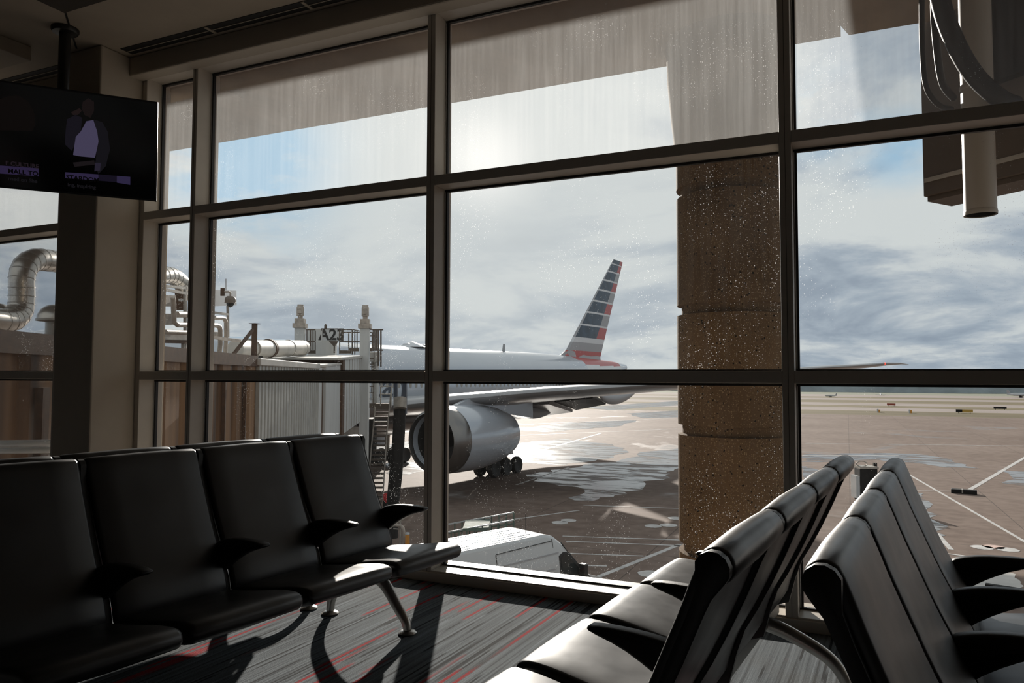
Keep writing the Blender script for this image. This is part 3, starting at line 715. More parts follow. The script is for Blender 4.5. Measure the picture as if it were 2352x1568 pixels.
# ------------------------------------------------------------------ airliner
AX0, AY0, ATH = -34.95, 14.28, R(8.28)
def airliner():
    t = empty('airliner', (AX0, AY0, G), pi/2-ATH)      # local x aft, local y = -left
    tag(t, 'silver airliner with a striped tail parked nose-in at the gate', 'airplane')
    secs = [(0, .05, 5.9), (.5, .75, 5.92), (1.5, 1.35, 5.98), (3, 2.0, 6.1), (5, 2.55, 6.25), (8, 2.98, 6.4), (11, 3.1, 6.45), (20, 3.1, 6.45), (30, 3.1, 6.45), (42, 3.1, 6.47), (50, 3.1, 6.5),
            (54, 2.92, 6.66), (58.3, 2.55, 6.95), (62, 2.15, 7.22), (66, 1.62, 7.62), (69, 1.15, 7.98), (71.5, .72, 8.25), (73.0, .40, 8.45), (73.6, .12, 8.52)]
    mb = MB(); n = 72
    rings = []
    fine = []
    for i in range(len(secs)-1):
        k = 4 if secs[i][0] >= 50 else 1
        for j in range(k):
            f = j/k; fine.append(tuple(a*(1-f)+b*f for a, b in zip(secs[i], secs[i+1])))
    fine.append(secs[-1])
    for a, r, zc in fine: rings.append([Vector((a, r*math.cos(2*pi*k/n), zc+r*math.sin(2*pi*k/n))) for k in range(n)])
    mb.loft(rings, False)
    for i, f in enumerate(mb.f):
        c = sum((Vector(mb.v[j]) for j in f), Vector())/4
        if c.x > 59+(9.6-c.z)*.6-.6 and c.x < 70:
            if 8.55 < c.z < 9.7: mb.mi[i] = 1
            elif 7.25 < c.z <= 8.55: mb.mi[i] = 2
            elif c.z <= 7.25 and c.x < 67: mb.mi[i] = 1
    fus = mb.build('fuselage', [M['skin'], M['tailred'], M['tailwhite']], t, smooth=40, recalc=True)
    MB().lathe([(.001, .45), (.05, .45), (.9, .12), (1.1, 0)], (34, 0, 9.5), n=16).build('radome_antenna', M['tailwhite'], t, smooth=60)
    MB().box((33.2, -.3, 9.5), (36.2, .3, 9.78)).build('satcom_fairing', M['tailwhite'], t, bevel=.1)
    MB().prism([(46.4, 9.5), (46.9, 9.5), (46.85, 10.25), (46.6, 10.25)], -.03, .03).build('blade_antenna', M['tailgrey'], t)
    # cabin windows on the left side
    w0 = None
    for k in range(70):
        a = 12.5+k*.592
        if 15.5 < a < 17 or 33.9 < a < 35.0: continue
        if w0 is None:
            ring = [Vector((.13*math.cos(2*pi*j/16), 0, .20*math.sin(2*pi*j/16))) for j in range(16)]
            w0 = MB().loft([[p+Vector((0, .03, 0)) for p in ring], [p+Vector((0, -.012, 0)) for p in ring]]).build('cabin_window', M['cabinglass'], t); w = w0
        else:
            w = w0.copy(); COL.objects.link(w)
        zc = 6.70; w.location = (a, -math.sqrt(3.1**2-(zc-6.45)**2)-.005, zc)
    # lettering on the left side
    def wrap(p):
        a, z, dd = p
        zz = min(max(z-6.45, -3), 3)
        return Vector((a, -math.sqrt(3.1**2-zz*zz)-.015-dd, z))
    Mt = Matrix.Translation((29.75, 5.87, 0))
    text('lettering', 'American', 2.55, Mt, M['letter'], t, .01, fn=lambda w: wrap((w.x, w.y, w.z)), bold=.03, align='RIGHT')
    # wings
    def wing(sg):
        st = [(2.2, 22.6, 39.5, 5.25, 1.55), (6.5, 25.8, 38.6, 5.55, 1.30), (9.6, 27.9, 38.6, 5.93, 1.05), (13.0, 30.1, 39.9, 6.30, .95), (20.5, 35.1, 43.6, 6.92, .72), (27, 39.4, 44.6, 7.82, .40), (30, 41.5, 45.4, 8.05, .30), (31.2, 43.6, 46.0, 8.20, .22), (31.9, 45.6, 46.9, 8.24, .12), (32.2, 47.4, 47.8, 8.20, .03)]
        rings = []
        for l, le, te, z, th in st:
            ch = te-le; P = []; dr = .30 if l < 18 else .015*ch
            for x, up in ((0, 0), (.015, .16), (.06, .30), (.18, .46), (.4, .50), (.7, .28), (1, .02)): P.append((le+x*ch, z+up*th-.10*x*th-x*dr))
            for x, dn in ((1, -.02), (.7, -.20), (.4, -.42), (.18, -.42), (.06, -.28), (.015, -.15)): P.append((le+x*ch, z+dn*th-x*dr))
            rings.append([Vector((x, -sg*l, zz)) for x, zz in P])
        return MB().loft(rings).build('wing', M['wing'], t, smooth=35)
    wl = wing(1); wing(-1)
    MB().lathe([(.001, -.14), (.06, -.1), (.07, .05), (.001, .18)], (43.7, -31.15, 8.20), 'x', 12).build('navigation_light', M['navred'], wl, smooth=60)
    # flap and canoe fairings, left wing
    MB().loft([[Vector((38.2, -10.0, 5.45)), Vector((41.6, -10.0, 4.75)), Vector((41.7, -10.0, 4.9)), Vector((38.4, -10.0, 5.75))], [Vector((39.2, -12.6, 5.75)), Vector((41.4, -12.6, 5.25)), Vector((41.5, -12.6, 5.4)), Vector((39.4, -12.6, 6.0))]]).build('flap', M['fan'], wl)
    MB().loft([[Vector((36.6, -5.0, 4.95)), Vector((41.8, -5.0, 3.9)), Vector((41.9, -5.0, 4.1)), Vector((36.8, -5.0, 5.4))], [Vector((37.6, -9.9, 5.3)), Vector((41.2, -9.9, 4.6)), Vector((41.3, -9.9, 4.8)), Vector((37.8, -9.9, 5.7))]]).build('flap', M['wing'], wl)
    def canoe(l, a0, a1, z0, dep):
        rings = []
        for k in range(13):
            f = k/12; a = a0+(a1-a0)*f; s_ = max(.02, math.sin(pi*f**.8)**.7)
            rings.append([Vector((a, -l+.24*s_*math.cos(2*pi*j/14), z0+.25*f-dep*.55*s_+dep*.55*s_*math.sin(2*pi*j/14))) for j in range(14)])
        MB().loft(rings).build('flap_fairing', M['tailgrey'], wl, smooth=60)
    canoe(12.9, 39.6, 46.6, 6.0, .80); canoe(19.5, 40.0, 45.5, 6.6, .55); canoe(8.2, 36.0, 42.5, 4.95, .8)
    # engines
    def engine(sg):
        y = -sg*9.6; zc = 3.55
        e = MB().lathe([(1.52, 25.1), (1.56, 24.75), (1.66, 24.5), (1.80, 24.62), (1.92, 25.2), (2.02, 26.6), (2.03, 28.2), (1.95, 29.4), (1.80, 30.5), (1.55, 31.5), (1.42, 31.9), (1.34, 31.7)], (0, y, zc), 'x', 48).build('engine_nacelle', M['nac'], t, smooth=50)
        MB().lathe([(1.525, 25.12), (1.57, 24.72), (1.66, 24.47), (1.81, 24.60), (1.935, 25.2), (1.99, 25.75), (1.97, 25.78)], (0, y, zc), 'x', 48).build('inlet_lip', M['lip'], e, smooth=50)
        MB().lathe([(1.53, 25.1), (1.50, 26.2), (.45, 26.25), (.30, 25.6), (.001, 25.2)], (0, y, zc), 'x', 48).build('fan', M['fan'], e, smooth=50)
        MB().lathe([(1.30, 31.4), (1.05, 32.2), (.86, 32.7), (.62, 32.6), (.40, 33.1), (.04, 33.5)], (0, y, zc+.1), 'x', 32).build('exhaust_cone', M['core'], e, smooth=50)
        s2 = [(26.6, 5.42, 5.55), (29, 5.35, 6.15), (32, 5.05, 6.15), (35.5, 4.6, 5.9)]
        MB().loft([[Vector((a, y-.22, z0-.2)), Vector((a, y+.22, z0-.2)), Vector((a, y+.16, z1)), Vector((a, y-.16, z1))] for a, z0, z1 in s2]).build('pylon', M['nac'], e, smooth=30)
    engine(1); engine(-1)
    # tail fin with stripes
    zs = [9.3, 10.1, 11.0, 11.55, 12.85, 13.05, 14.3, 14.5, 15.7, 15.9, 17.05, 17.25, 18.3, 18.5, 19.45, 19.62, 20.5, 20.62, 21.12]
    kinds = ['red', 'grey', 'white', 'b_r', 'w', 'b_w', 'w', 'b_r', 'w', 'b_w', 'w', 'b_r', 'w', 'b_w', 'w', 'b_r', 'w', 'b_r']
    def fin(z):
        f = (z-9.9)/11.2; le = 58.2+f*(70.0-58.2); te = 66.7+f*(72.7-66.7); return le, te, .30*(1-.62*max(f, 0))
    mb = MB(); mats = [M['tailwhite'], M['tailgrey'], M['tailred'], M['tailblue']]
    fr = (0, .04, .3, .68, 1)
    def prof(z):
        le, te, th = fin(z); hh = (0, .55, 1, .7, .02)
        return [(le+f*(te-le), h*th) for f, h in zip(fr, hh)]
    for i in range(len(zs)-1):
        p0, p1 = prof(zs[i]), prof(zs[i+1]); k = kinds[i]
        for sg in (1, -1):
            for j in range(4):
                mi = {'red': 2, 'grey': 1, 'white': 0, 'w': 0}.get(k)
                if mi is None:
                    mi = 1 if j == 0 else (3 if j < 3 else (2 if k == 'b_r' else 1 if i % 4 else 0))
                q = [Vector((p0[j][0], sg*p0[j][1], zs[i])), Vector((p0[j+1][0], sg*p0[j+1][1], zs[i])), Vector((p1[j+1][0], sg*p1[j+1][1], zs[i+1])), Vector((p1[j][0], sg*p1[j][1], zs[i+1]))]
                mb.add(q, [(0, 1, 2, 3)], mi)
    p = prof(zs[-1]); mb.add([Vector((a, h, zs[-1])) for a, h in p]+[Vector((a, -h, zs[-1])) for a, h in p[::-1]], [tuple(range(10))], 1)
    mb.build('tail_fin', mats, t, smooth=25)
    MB().loft([[Vector((56.6, .05, 9.35)), Vector((59.5, .3, 9.3)), Vector((66, .3, 9.1)), Vector((66, -.3, 9.1)), Vector((59.5, -.3, 9.3)), Vector((56.6, -.05, 9.35))],
               [Vector((57.6, .03, 9.7)), Vector((58.7, .24, 10.1)), Vector((66.4, .05, 9.6)), Vector((66.4, -.05, 9.6)), Vector((58.7, -.24, 10.1)), Vector((57.6, -.03, 9.7))]]).build('fin_fillet', M['tailgrey'], t, smooth=40)
    for sg in (1, -1):
        MB().loft([[Vector((64.6, -sg*.7, 7.75)), Vector((67, -sg*.7, 7.95)), Vector((70.3, -sg*.7, 7.8)), Vector((67, -sg*.7, 7.6))], [Vector((70.6, -sg*9.5, 7.72)), Vector((71.5, -sg*9.5, 7.80)), Vector((72.6, -sg*9.5, 7.74)), Vector((71.5, -sg*9.5, 7.66))]]).build('horizontal_stabilizer', M['wing'], t, smooth=30)
    # landing gear
    def gear(a, l, axles, legtop):
        g = MB()
        g.tube([(a, -l, .62), (a, -l, 2.2), (a-.2, -l*.86, legtop)], [.16, .2, .24], 14)
        if len(axles) > 1: g.tube([(axles[0], -l, .62), (axles[-1], -l, .62)], .13, 10)
        g = g.build('landing_gear', M['galv'], t, smooth=50)
        for ax in axles:
            for dl in (-.62, .62):
                MB().lathe([(.001, -.16), (.30, -.16), (.42, -.22), (.58, -.21), (.63, -.12), (.635, 0), (.63, .12), (.58, .21), (.42, .22), (.30, .16), (.001, .16)], (ax, -l+dl, .636), 'y', 28).build('wheel', M['tyre'], g, smooth=45)
        if len(axles) > 1: MB().box((a-1.1, -l-.75*math.copysign(1, l), 1.5), (a+.9, -l-.68*math.copysign(1, l), 3.4)).build('gear_door', M['nac'], g)
    gear(37.2, 5.8, (35.7, 37.2, 38.7), 5.0); gear(37.9, -5.9, (36.4, 37.9, 39.4), 5.0); gear(7.2, 0.0, (7.2,), 4.0)
    mb = MB(); rings = []
    for a, w, h in ((21, .3, .2), (24, 2.4, .75), (30, 3.3, 1.25), (38, 3.3, 1.25), (42, 2.2, .7), (45, .3, .2)):
        rings.append([Vector((a, w*math.cos(2*pi*k/24), 4.35+h*math.sin(2*pi*k/24))) for k in range(24)])
    mb.loft(rings).build('belly_fairing', M['wing'], t, smooth=50)
airliner()

# ------------------------------------------------------------------ boarding bridge
BAZ = R(-28)
BD = Vector((math.sin(BAZ), math.cos(BAZ), 0)); BN = Vector((math.cos(BAZ), -math.sin(BAZ), 0))
def bpt(s, lat, z): return BD*s+BN*lat+Vector((0, 0, z))
BM = Matrix((BD, BN, Vector((0, 0, 1)))).transposed().to_4x4()
def bridge():
    o = empty('boarding_bridge', bpt(20, -6.7, G)); inv = Matrix.Translation(bpt(20, -6.7, G)).inverted(); Mx = inv @ BM
    tag(o, 'long boarding bridge, brown near the terminal and white toward the airliner', 'jet bridge')
    mb = MB(); 
    # brown corridor with wide corrugation on the visible face
    xs = []; s_ = 8.3
    prof = []
    while s_ < 19.0:
        prof += [(s_, -5.25), (s_+.62, -5.25), (s_+.70, -5.36), (s_+.94, -5.36), (s_+1.02, -5.25)]; s_ += 1.02
    prof += [(19.0, -5.25), (19.0, -8.2), (8.3, -8.2)]
    for z0, z1 in ((-1.45, 1.80),):
        mb.loft([[Mx @ Vector((a, b, z0)) for a, b in prof], [Mx @ Vector((a, b, z1)) for a, b in prof]])
    mb.build('brown_corridor', M['brown'], o)
    MB().box((8.3, -8.25, 1.80), (19.0, -5.20, 1.86), Mx).build('corridor_roof', M['rust'], o)
    MB().box((8.3, -5.24, 1.60), (19.0, -5.19, 1.80), Mx).build('corridor_fascia', M['rust'], o)
    for sx_ in (16.4, 17.9): MB().box((sx_, -5.24, -1.3), (sx_+.06, -5.17, 1.3), Mx).build('door_edge', M['rust'], o)
    MB().box((9.4, -5.24, .3), (9.55, -5.14, 1.2), Mx).build('junction_box', M['rust'], o)
    MB().tube([Mx @ Vector(p) for p in ((8.4, -5.19, .35), (10.0, -5.19, .35), (10.15, -5.19, .5), (10.15, -5.19, 1.4))], .022, 8).build('conduit', M['rust'], o, smooth=50)
    MB().box((13, -7.0, -5.9+5.9-4.4), (13.6, -6.4, -1.45), Mx).build('support_pillar', M['rust'], o) if False else None
    MB().box((12.8, -7.1, G), (13.5, -6.4, -1.45), Mx).build('support_pillar', M['galv'], o)
    # corrugated section
    prof = []; s_ = 19.0
    while s_ < 26.3:
        prof += [(s_, -5.16), (s_+.16, -5.16), (s_+.19, -5.23), (s_+.29, -5.23), (s_+.32, -5.16)]; s_ += .33
    prof += [(26.4, -5.16), (26.4, -8.0), (19.0, -8.0)]
    MB().loft([[Mx @ Vector((a, b, -1.35)) for a, b in prof], [Mx @ Vector((a, b, 1.62)) for a, b in prof]]).build('corrugated_section', simple('ribbed_grey_cladding', (.34, .335, .31), .5, .1, var=.15, scale=2), o)
    MB().box((18.9, -8.05, 1.62), (26.5, -5.10, 1.80), Mx).build('section_roof', M['roofwhite'], o, bevel=.02)
    MB().box((26.4, -8.0, -1.3), (26.95, -5.12, 1.66), Mx).build('section_frame', M['bridge_white'], o)
    # telescoping tunnels, rising slightly
    def tun(s0, s1, l0, l1, zb, zt, nm, mt, sl=.042):
        z = lambda a: (a-31)*sl
        P = [(s0, zb+z(s0), zt+z(s0)), (s1, zb+z(s1), zt+z(s1))]
        MB().loft([[Mx @ Vector((a, l0, b)), Mx @ Vector((a, l1, b)), Mx @ Vector((a, l1, c)), Mx @ Vector((a, l0, c))] for a, b, c in P]).build(nm, mt, o)
    tun(26.95, 27.6, -8.0, -5.2, -1.05, 1.75, 'bellows', M['rust'])
    tun(27.6, 31.3, -8.05, -5.10, -1.02, 1.86, 'inner_tunnel', M['bridge_white'])
    tun(27.5, 31.3, -8.1, -5.05, 1.86, 1.92, 'tunnel_roof', M['roofwhite'])
    tun(30.75, 31.25, -8.25, -5.00, -1.05, 2.12, 'tunnel_frame', M['rust'])
    tun(31.25, 38.2, -8.2, -5.02, -1.02, 2.05, 'outer_tunnel', M['bridge_white'])
    tun(30.3, 38.2, -8.3, -4.96, 2.05, 2.14, 'tunnel_roof', M['roofwhite'])
    for k in range(9): tun(31.9+k*.72, 31.94+k*.72, -5.03, -5.005, -.98, 2.02, 'panel_seam', M['galv'])
    # cab turned toward the airliner
    C0 = Mx @ Vector((38.0, -6.6, 0))
    MB().box((37.8, -9.4, -1.0), (41.2, -5.2, 2.3), Mx).build('cab', M['bridge_white'], o, bevel=.05)
    # lift columns
    for lat in (-8.0, -4.88):
        cx = Mx @ Vector((36.4, lat, 0))
        T_ = Matrix.Translation((cx.x, cx.y, -G)) @ Matrix.Rotation(pi/2-BAZ, 4, 'Z')
        c = MB().box((-.22, -.22, G+.9), (.22, .22, 3.75), T_).build('lift_column', M['bridge_white'], o, bevel=.02)
        MB().box((-.30, -.30, 3.70), (.30, .30, 3.92), T_).build('column_flange', M['pipe'], c)
        MB().box((-.22, -.22, 3.92), (.22, .22, 4.15), T_).build('gear_housing', M['pipe'], c)
        MB().lathe([(.001, 4.15), (.12, 4.15), (.12, 4.28), (.18, 4.30), (.18, 4.72), (.15, 4.76), (.15, 4.84), (.001, 4.86)], (cx.x, cx.y, -G), n=20).build('lift_motor', M['pipe'], c, smooth=40)
        MB().box((-.28, -.1, 4.40), (-.16, .1, 4.62), T_).build('motor_box', M['pipe'], c)
        MB().lathe([(.001, -.2), (.42, -.2), (.45, -.12), (.45, .12), (.42, .2), (.001, .2)], tuple(Mx @ Vector((36.4, lat, G+.46))), 'y', 24).build('wheel', M['tyre'], c, smooth=40)
        MB().box((-.2, -.2, G+.46), (.2, .2, G+.95), T_).build('wheel_fork', M['galv'], c)
    MB().box((36.2, -8.0, -1.45), (36.6, -4.9, -1.05), Mx).build('cross_beam', M['galv'], o)
    # roof cabinet behind the left column
    inv0 = inv
    MB().box((39.2, -8.2, 2.31), (39.8, -6.8, 3.85), Mx).build('roof_cabinet', M['bridge_white'], o)
    # roof railings (bars between photographed points, at two depths)
    def bars(nm, segs, t, w=.045, mt='rail'):
        mb = MB()
        for (u0, v0, u1, v1) in segs: mb.tube([inv @ U(u0, v0, t=t), inv @ U(u1, v1, t=t)], 0, sq=(w, w))
        return mb.build(nm, M[mt], o)
    bars('railing', [(696,757,724,757), (696,784,724,784), (696,757,696,812), (724,757,724,812), (705,757,705,803), (713,757,713,803), (719,757,719,803)], 37.0, .05)
    bars('railing', [(724,758,739,760), (724,784,739,784), (739,760,739,784)], 37.0, .05, 'bridge_white')
    bars('railing', [(780,757,780,812), (785,757,812,757), (785,763,826,763), (780,784,826,784), (801,763,801,800), (809,757,809,814), (815,759,815,814), (820,760,820,800), (812,757,826,760)], 37.5, .05)
    bars('railing', [(838,763,855,763), (838,784,855,784), (855,763,855,806), (845,757,845,806), (845,757,857,757), (857,757,857,806), (846,771,862,771)], 38.5, .05)
    bars('ladder_cage', [(857,757,880,757), (861,757,861,804), (865,757,865,804), (869,757,869,842), (875,757,875,842), (857,804,879,804)], 38.5, .07)
    bars('platform', [(697,808,724,808), (781,808,806,808), (801,803,824,803), (840,803,855,803)], 37.3, .16)
    bars('ladder', [(845,810,845,935), (859,806,858,935), (845,823,859,823), (845,836,859,836), (845,842,859,842), (845,858,859,858), (845,874,859,874), (845,887,858,887), (845,902,858,902), (845,916,858,916), (845,930,858,930)], 38.5, .05)
    bars('service_box', [(852,830,852,808)], 39.3, .9, 'bridge_white')
    bars('column_post', [(862,930,861,810)], 39.5, .30, 'bridge_white')
    # stairs down to the ground, right of the columns
    bars('stair_rail', [(862,934,846,1100), (898,900,888,1000), (888,1000,879,1150), (874,887,874,932), (874,887,900,887), (874,905,900,905), (899,887,898,935)], 38.0, .05, 'galv')
    st = []
    for k in range(22):
        f = k/21; v = 937+f*225; ul = 861-(v-934)*.097; ur = 897-(v-900)*.079
        st.append((ul, v, ur, v))
    bars('stair_tread', st, 38.3, .10, 'rail')
    bars('landing', [(846,931,898,931)], 38.6, .22, 'rail')
    bars('under_box', [(842,960,842,1040)], 38.6, .85, 'black_steel')
    # dark hose column with a forked top
    hp = [inv @ U(u, v, t=33.5) for u, v in ((919,936), (915,1010), (909,1090), (901,1162))]
    g0 = inv @ U(897, 1172, z=G)
    hp.append(Vector((hp[-1].x, hp[-1].y, 0.0)))
    MB().tube(hp, [.27, .28, .30, .28, .28], 20).build('cable_hose', M['black_steel'], o, smooth=50)
    for u0, u1 in ((909, 909), (930, 930)):
        MB().tube([inv @ U(u0, 950, t=33.5), inv @ U(u1, 876, t=33.5)], 0, sq=(.16, .22)).build('fork_prong', M['letter'], o)
    MB().loft([[inv @ U(919+15*math.cos(a), v+8*math.sin(a)*0+ (4*math.sin(a)), t=33.2+.3*math.sin(a)) for a in [2*pi*k/20 for k in range(20)]] for v in (914, 926, 938)]).build('metal_collar', M['galv'], o, smooth=50)
    return o
bridge()
# gate sign
def gate_sign():
    A = U(763, 812, t=38.0); o = empty('gate_sign', A); inv = Matrix.Translation(A).inverted()
    tag(o, 'grey gate sign reading A23 on a short bracket above the bridge roof', 'sign')
    rt, up, fw = _R.copy(), Vector((0, 0, 1)), None
    rt.z = 0; rt.normalize(); fw = rt.cross(up)
    B = inv @ (Matrix.Translation(U(763, 768.5, t=38.0)) @ Matrix((rt, up, fw)).transposed().to_4x4())
    k = 38.0/FPX
    MB().box((-24*k, -14*k, -.10), (24*k, 14*k, 0), B).build('sign_panel', M['signgrey'], o)
    f = MB(); 
    for a, b in (((-25*k, 13*k, -.12), (25*k, 14.6*k, .03)), ((-25*k, -14.6*k, -.12), (-23.6*k, 14.6*k, .03)), ((21*k, -14.6*k, -.12), (25*k, 14.6*k, .03))): f.box(a, b, B)
    f.build('sign_frame', M['rail'], o)
    MB().loft([[B @ Vector((x*k, y*k, z)) for x, y in ((-8, -14.6), (14, -14.6), (6, -27), (4, -27))] for z in (-.10, .0)]).build('sign_bracket', M['rail'], o)
    MB().tube([B @ Vector((5*k, -26*k, -.05)), B @ Vector((5*k, -42*k, -.05))], 0, sq=(.06, .06)).build('sign_post', M['rail'], o)
    MB().lathe([(.001, 0), (.07, 0), (.07, .16), (.03, .22), (.001, .22)], tuple(B @ Vector((-16*k, 14.6*k, -.05))), n=12).build('beacon', M['rail'], o, smooth=40)
    text('sign_text', 'A23', 25.5*k*1.36, B @ Matrix.Translation((-1.5*k, -11.5*k, .006)), M['tvblack'], o, .004, bold=.022, align='CENTER')
gate_sign()

# roof-top services on the brown corridor
def onroof(u, v, lat=None, s=None):
    d = _F+_R*((u-1176)/FPX)+_U*((784-v)/FPX)
    k = (lat-CAM.dot(BN))/d.dot(BN); p = CAM+d*k; p.z = max(p.z, 1.87); return p
def duct_tube(name, pts, r, mat, label, cat, lat, seams=True, parent=None, n=28):
    P = [onroof(u, v, lat+(q[0] if q else 0)) for u, v, *q in pts]
    for p in P: p.z = max(p.z, 1.875+r)
    out = []
    for i in range(len(P)-1):
        for k in range(6):
            s_ = k/6; q0, q1, q2, q3 = [P[max(0, min(len(P)-1, j))] for j in (i-1, i, i+1, i+2)]
            out.append(.5*((2*q1)+(q2-q0)*s_+(2*q0-5*q1+4*q2-q3)*s_*s_+(3*q1-q0-3*q2+q3)*s_**3))
    out.append(P[-1])
    root = empty(name, (out[0].x, out[0].y, min(p.z for p in out))) if parent is None else parent
    inv = Matrix.Translation(root.location).inverted()
    MB().tube([inv @ p for p in out], r, n).build('duct_pipe', mat, root, smooth=40)
    if seams:
        for i in range(3, len(out)-2, 3):
            d = (out[i+1]-out[i]).normalized()
            MB().tube([inv @ (out[i]-d*.006), inv @ (out[i]+d*.006)], r*1.025, n).build('seam_ring', M['galv'], root, smooth=40)
    if parent is None: tag(root, label, cat)
    return root
duct_tube('air_duct', [(-60,742), (0,738), (30,732), (46,712), (50,680), (50,640), (58,612), (80,597), (110,598), (150,604)], .150, M['duct'], 'silver S-bend air duct rising above the brown bridge at the far left', 'duct', -5.75)
duct_tube('air_duct', [(330,640), (372,633), (392,633), (412,645), (428,668), (432,680)], .22, M['duct'], 'silver duct elbow over the pipe rack beside the narrow window', 'duct', -7.6)
def hood(u, v, lat, r, label):
    c = onroof(u, v, lat); o = empty('vent_hood', c); tag(o, label, 'vent hood', 'rounded vent hoods on the bridge roof')
    MB().lathe([(r, 0), (r*.97, r*.25), (r*.80, r*.58), (r*.5, r*.82), (.001, r*.92)], n=24).build('hood_cap', M['duct'], o, smooth=50)
    MB().lathe([(r*1.05, 0), (r*1.05, -.03), (r*.6, -.04), (r*.55, -.05)], n=24).build('hood_rim', M['galv'], o, smooth=30)
    MB().lathe([(r*.55, -.03), (r*.55, 1.88-c.z)], n=16).build('hood_neck', M['galv'], o, smooth=40)
hood(128, 733, -6.4, .26, 'grey rounded vent hood near the left window mullion')
hood(-8, 726, -6.4, .20, 'silver vent hood cut off by the left picture edge')
# white conduits low at the left
for v, lb in ((1018, 'upper white pipe running low behind the left window'), (1034, 'lower white pipe running low behind the left window')):
    tag(MB().tube([U(-50, v+1, t=8.0), U(150, v-1, t=8.0)], .036, 14).build('white_pipe', M['white_paint'], smooth=50), lb, 'pipe', 'white pipes low behind the left window')
def rack():
    base = onroof(440, 810, -6.6); o = empty('pipe_rack', (base.x, base.y, 1.86)); inv = Matrix.Translation(o.location).inverted()
    tag(o, 'cluttered steel equipment rack with pipes on the bridge roof', 'pipe rack')
    lat = -6.6
    def bar(nm, segs, w, mt, la=lat):
        mb = MB()
        for (u0, v0, u1, v1) in segs: mb.tube([inv @ onroof(u0, v0, la), inv @ onroof(u1, v1, la)], 0, sq=(w, w))
        mb.build(nm, M[mt], o)
    def pipe(pts, r, la, mt='pipe'):
        P = [inv @ onroof(u, v, la) for u, v in pts]
        MB().tube(P, r, 16).build('rack_pipe', M[mt], o, smooth=50)
    bar('rack_frame', [(374,655,374,800), (362,655,432,662), (366,662,432,675), (425,655,425,812), (486,717,524,722), (523,690,524,775), (372,812,372,790), (420,815,420,785)], .06, 'galv')
    bar('rack_deck', [(362,772,432,774)], .14, 'galv'); bar('rack_deck', [(362,783,432,785)], .08, 'rust')
    bar('rack_panel', [(366,690,392,691), (366,733,392,733)], .26, 'pipe', -7.0)
    bar('rack_box', [(416,672,416,712)], .22, 'rust', -7.0)
    bar('rack_box', [(418,686,418,692)], .12, 'signgrey', -6.85)
    pipe([(397,683), (398,690), (399,720), (400,740), (408,746), (440,746)], .055, -6.45)
    pipe([(406,722), (440,722)], .07, -6.55); pipe([(380,762), (440,764)], .05, -6.4)
    pipe([(480,729), (508,730), (516,732), (519,740), (519,780), (517,824)], .055, -6.6)
    pipe([(470,746), (497,747), (504,750), (506,758), (506,790), (503,826)], .06, -6.4)
    pipe([(478,768), (498,768)], .075, -6.7)
    bar('cross_tube', [(470,772,551,783)], .075, 'pipe', -6.2)
    bar('rack_plate', [(466,684,526,684)], .42, 'signgrey', -6.7)
    bar('mast', [(519,668,519,640)], .015, 'rail', -6.7)
rack()
M['camtan'] = simple('camera_housing_tan', (.16, .125, .095), .5)
def dome():
    c = onroof(529, 690, -6.1); o = empty('security_camera', c); tag(o, 'dome security camera on a bent arm beside the pipe rack', 'camera')
    k = (c-CAM).length/FPX
    MB().lathe([(.001, 9*k), (7*k, 9*k), (11*k, 5*k), (11.5*k, 0), (11.5*k, -4*k), (12.5*k, -5*k), (8*k, -6*k)], n=24).build('housing', M['camtan'], o, smooth=40)
    MB().lathe([(8*k, -5*k), (7.5*k, -9*k), (5*k, -13*k), (.001, -15*k)], n=24).build('dome', M['darkglass'], o, smooth=60)
    rt = _R.copy(); rt.z = 0; rt.normalize()
    MB().tube([Vector((0, 0, 8*k)), Vector((0, 0, 16*k)), -rt*3*k+Vector((0, 0, 19*k)), -rt*14*k+Vector((0, 0, 19*k))], 2*k, 10).build('arm', M['pipe'], o, smooth=40)
    MB().box((-21*k, -2*k, 10*k), (-13*k, 2*k, 27*k), Matrix((rt, Vector((-rt.y, rt.x, 0)), Vector((0, 0, 1)))).transposed().to_4x4()).build('wall_bracket', M['rust'], o)
dome()
def post():
    b_ = onroof(583, 842, -5.9); o = empty('steel_post', b_); inv = Matrix.Translation(b_).inverted()
    tag(o, 'rusty steel post with a flat cap and diagonal brace on the bridge', 'post')
    zt = onroof(583, 742, -5.9).z-b_.z
    MB().box((-.055, -.055, -.0), (.055, .055, zt)).build('upright', M['rust'], o)
    MB().box((-.11, -.11, zt-.02), (.11, .11, zt)).build('cap_plate', M['rust'], o)
    MB().tube([inv @ onroof(533, 826, -6.0), inv @ onroof(580, 758, -5.9)], 0, sq=(.07, .07)).build('brace', M['rust'], o)
    MB().box((-.16, -.16, -.002), (.16, .16, .05)).build('base_plate', M['black_steel'], o)
post()
def round_duct():
    pts = [(540, 801, -7.2), (600, 801, -7.2), (650, 800, -7.2), (695, 799, -7.2)]
    P = [onroof(u, v, l) for u, v, l in pts]; o = empty('insulated_duct', (P[0].x, P[0].y, P[0].z-.3)); inv = Matrix.Translation(o.location).inverted()
    tag(o, 'thick white insulated duct lying along the bridge roof', 'duct')
    r = 19*(P[1]-CAM).length/FPX
    MB().tube([inv @ p for p in P], [r*.85, r, r*1.05, r*1.1], 28).build('duct_shell', M['roofwhite'], o, smooth=50)
    for f in (.18, .40, .42, .72, .95):
        q = P[0].lerp(P[-1], f); d = (P[-1]-P[0]).normalized()
        MB().tube([inv @ (q-d*.05), inv @ (q+d*.05)], r*1.12, 28).build('band', M['rust'] if f in (.40, .42) else M['galv'], o, smooth=50)
    for f in (.12, .34):
        q = inv @ P[0].lerp(P[-1], f); MB().box((q.x-.12, q.y-.12, 1.812-o.location.z), (q.x+.12, q.y+.12, q.z-r*.6)).build('cradle', M['galv'], o)
